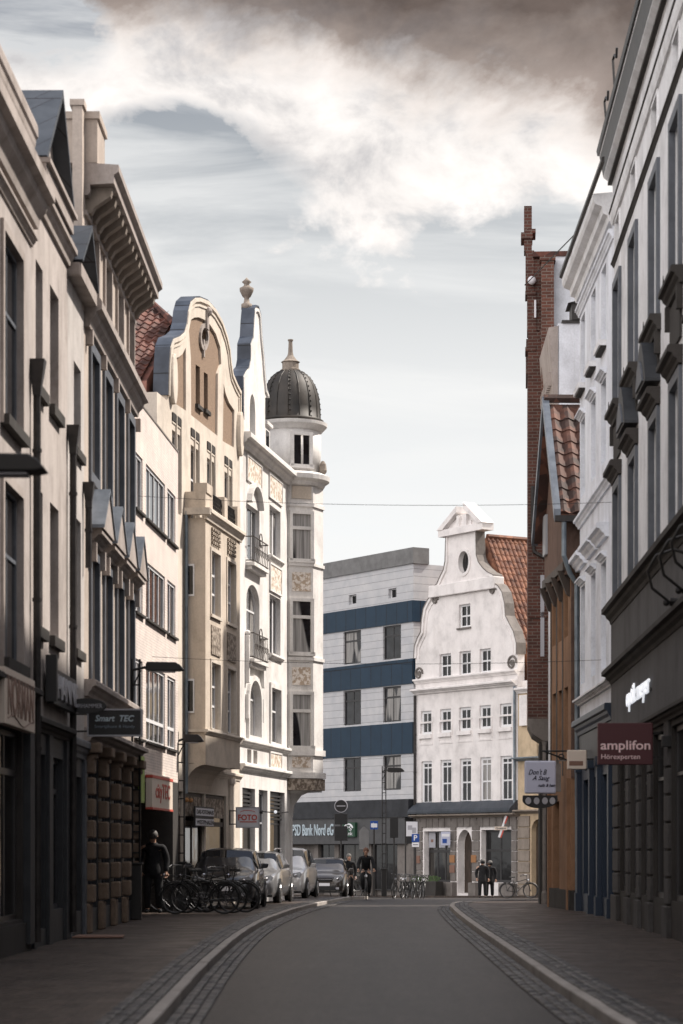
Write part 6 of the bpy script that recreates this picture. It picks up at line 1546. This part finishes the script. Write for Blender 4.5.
# ================================================================== SKY, SUN, CAMERA
w = bpy.data.worlds.new('World'); S.world = w; w.use_nodes = True; nt = w.node_tree
bg = nt.nodes['Background']; bg.inputs['Strength'].default_value = .1
SUN_EL, SUN_AZ = R(49), math.atan2(.93, .34)
sky = N(nt, 'ShaderNodeTexSky'); sky.sky_type = 'NISHITA'; sky.sun_disc = False; sky.sun_elevation = SUN_EL; sky.sun_rotation = SUN_AZ; sky.air_density = 1.0; sky.dust_density = 2.0
tc = N(nt, 'ShaderNodeTexCoord').outputs['Generated']
sp = N(nt, 'ShaderNodeSeparateXYZ'); nt.links.new(tc, sp.inputs[0])
def mth(op, a, b=None, c=None, clamp=False):
    n = N(nt, 'ShaderNodeMath', operation=op); n.use_clamp = clamp
    for i, v in enumerate((a, b, c)):
        if v is None: continue
        if hasattr(v, 'links'): nt.links.new(v, n.inputs[i])
        else: n.inputs[i].default_value = v
    return n.outputs[0]
el = sp.outputs[2]; xx = sp.outputs[0]; yy = sp.outputs[1]
# cloud deck coordinates: flattened towards the horizon like a real layer
cz = mth('ADD', el, .16); u_ = mth('DIVIDE', xx, cz); v_ = mth('DIVIDE', yy, cz)
cb = N(nt, 'ShaderNodeCombineXYZ'); nt.links.new(u_, cb.inputs[0]); nt.links.new(v_, cb.inputs[1])
deck = cb.outputs[0]
SC = 6.9     # cloud radiance is given for strength 1, so x10 under strength .1
def blob(cx_, ce, rx_, re_):
    """soft elliptical region of the sky round azimuth cx, elevation ce (direction components)"""
    a = mth('DIVIDE', mth('SUBTRACT', xx, cx_), rx_); b = mth('DIVIDE', mth('SUBTRACT', el, ce), re_)
    d = mth('SQRT', mth('ADD', mth('MULTIPLY', a, a), mth('MULTIPLY', b, b)))
    f_ = mth('GREATER_THAN', yy, 0)
    return mth('MULTIPLY', mth('SUBTRACT', 1, d, clamp=True), f_)
n_big = noise(nt, mapping(nt, tc, (9, 9, 13)), 1.0, 10, .60, .25)
n_fine = noise(nt, mapping(nt, tc, (24, 24, 36)), 1.0, 8, .62, .25)
n_streak = noise(nt, mapping(nt, tc, (6, 6, 36), (0, R(7), 0)), 1.0, 7, .6, .5)
# clear and hazy base: bright white low down, grey blue higher
base = ramp(nt, el, [(.0, tuple(v*SC for v in (.98, .97, .96))), (.13, tuple(v*SC for v in (.93, .935, .93))), (.19, tuple(v*SC for v in (.84, .84, .83))), (.235, tuple(v*SC for v in (.66, .67, .67))), (.28, tuple(v*SC for v in (.41, .43, .45))), (.34, tuple(v*SC for v in (.16, .185, .235)))])
skyc = mix(nt, .93, sky.outputs[0], base)
strk = ramp(nt, n_streak, [(.40, (0, 0, 0)), (.62, (1, 1, 1))])
c = mix(nt, mth('MULTIPLY', strk, .6), skyc, tuple(v*SC for v in (.92, .92, .91)))
# cumulus bank across the upper sky
bank = mth('MULTIPLY_ADD', el, 11.0, -2.72)          # grows with elevation from about 13 degrees
gap = mth('MULTIPLY', mth('ADD', mth('MULTIPLY_ADD', n_fine, 3.2, -1.1), mth('MULTIPLY_ADD', n_big, 2.6, -.9)), mth('ADD', mth('MULTIPLY', blob(-.062, .274, .06, .04), 1.3), mth('MULTIPLY', blob(-.118, .322, .055, .03), 1.5)))
br = mth('MULTIPLY', blob(.02, .29, .16, .055), .55)
lump = mth('MULTIPLY_ADD', n_big, 2.2, -1.12)
fl = mth('MULTIPLY_ADD', n_fine, .9, -.45)
cover = mth('ADD', mth('ADD', mth('ADD', bank, lump), fl), mth('SUBTRACT', br, gap))
cmask = ramp(nt, cover, [(.0, (0, 0, 0)), (.10, (.45, .45, .45)), (.26, (1, 1, 1))])
# brightness of the bank: glowing lower edge, dark brown-grey belly above
belly = mth('ADD', mth('MULTIPLY_ADD', el, 9.5, -2.76), mth('ADD', mth('MULTIPLY_ADD', n_big, 1.3, -.65), mth('MULTIPLY_ADD', xx, 1.6, mth('MULTIPLY_ADD', n_fine, .5, -.25))))
tone = ramp(nt, belly, [(.0, tuple(v*SC for v in (1.0, .96, .93))), (.16, tuple(v*SC for v in (.88, .82, .78))), (.34, tuple(v*SC for v in (.38, .32, .29))), (.6, tuple(v*SC for v in (.17, .135, .12)))])
# light and dark modelling inside the bank
shade = ramp(nt, n_fine, [(.34, (.52, .53, .56)), (.5, (.9, .89, .885)), (.64, (1.12, 1.1, 1.09))])
tone = mix(nt, .8, tone, shade, 'MULTIPLY')
c = mix(nt, cmask, c, tone)
# the part of the sky above the street (out of the picture): broken bright cloud, added for ambient light
ov = ramp(nt, el, [(.42, (0, 0, 0)), (.6, (1, 1, 1))])
ovc = mix(nt, ramp(nt, noise(nt, deck, 1.6, 6, .6), [(.42, (0, 0, 0)), (.6, (1, 1, 1))]), sky.outputs[0], tuple(v*SC for v in (1.05, 1.02, 1.01)))
c = mix(nt, ov, c, ovc)
# the low sky behind the viewer: brightness added to light the white gable house
bk_ = mth('MULTIPLY', mth('MULTIPLY_ADD', yy, -2.0, -.1, clamp=True), mth('MULTIPLY_ADD', xx, -1.2, .5, clamp=True))
c = mix(nt, bk_, c, tuple(v*SC for v in (3.0, 2.85, 2.8)))
nt.links.new(c, bg.inputs['Color'])
sd = Vector((math.sin(SUN_AZ)*math.cos(SUN_EL), math.cos(SUN_AZ)*math.cos(SUN_EL), math.sin(SUN_EL)))
l = bpy.data.lights.new('sun', 'SUN'); l.energy = 4.9; l.angle = R(1.2); l.color = (1, .92, .83)
lo_ = bpy.data.objects.new('sun', l); COL.objects.link(lo_); lo_.rotation_euler = (-sd).to_track_quat('-Z', 'Y').to_euler(); lo_.location = (20, -10, 40)

cam = bpy.data.cameras.new('camera'); co_ = bpy.data.objects.new('camera', cam); COL.objects.link(co_); S.camera = co_
co_.location = (0, 0, EYE); co_.rotation_euler = (R(90), 0, 0)
cam.sensor_fit = 'VERTICAL'; cam.sensor_height = 36; cam.sensor_width = 24; cam.lens = 85.0
cam.shift_y = (HY-512)/1024; cam.shift_x = 0
cam.clip_start = .5; cam.clip_end = 3000
cam.dof.use_dof = True; cam.dof.focus_distance = 90; cam.dof.aperture_fstop = 2.2
S.render.engine = 'CYCLES'
S.view_settings.view_transform = 'Standard'; S.view_settings.look = 'None'; S.view_settings.exposure = .6; S.view_settings.gamma = 1
S.render.resolution_x = 683; S.render.resolution_y = 1024
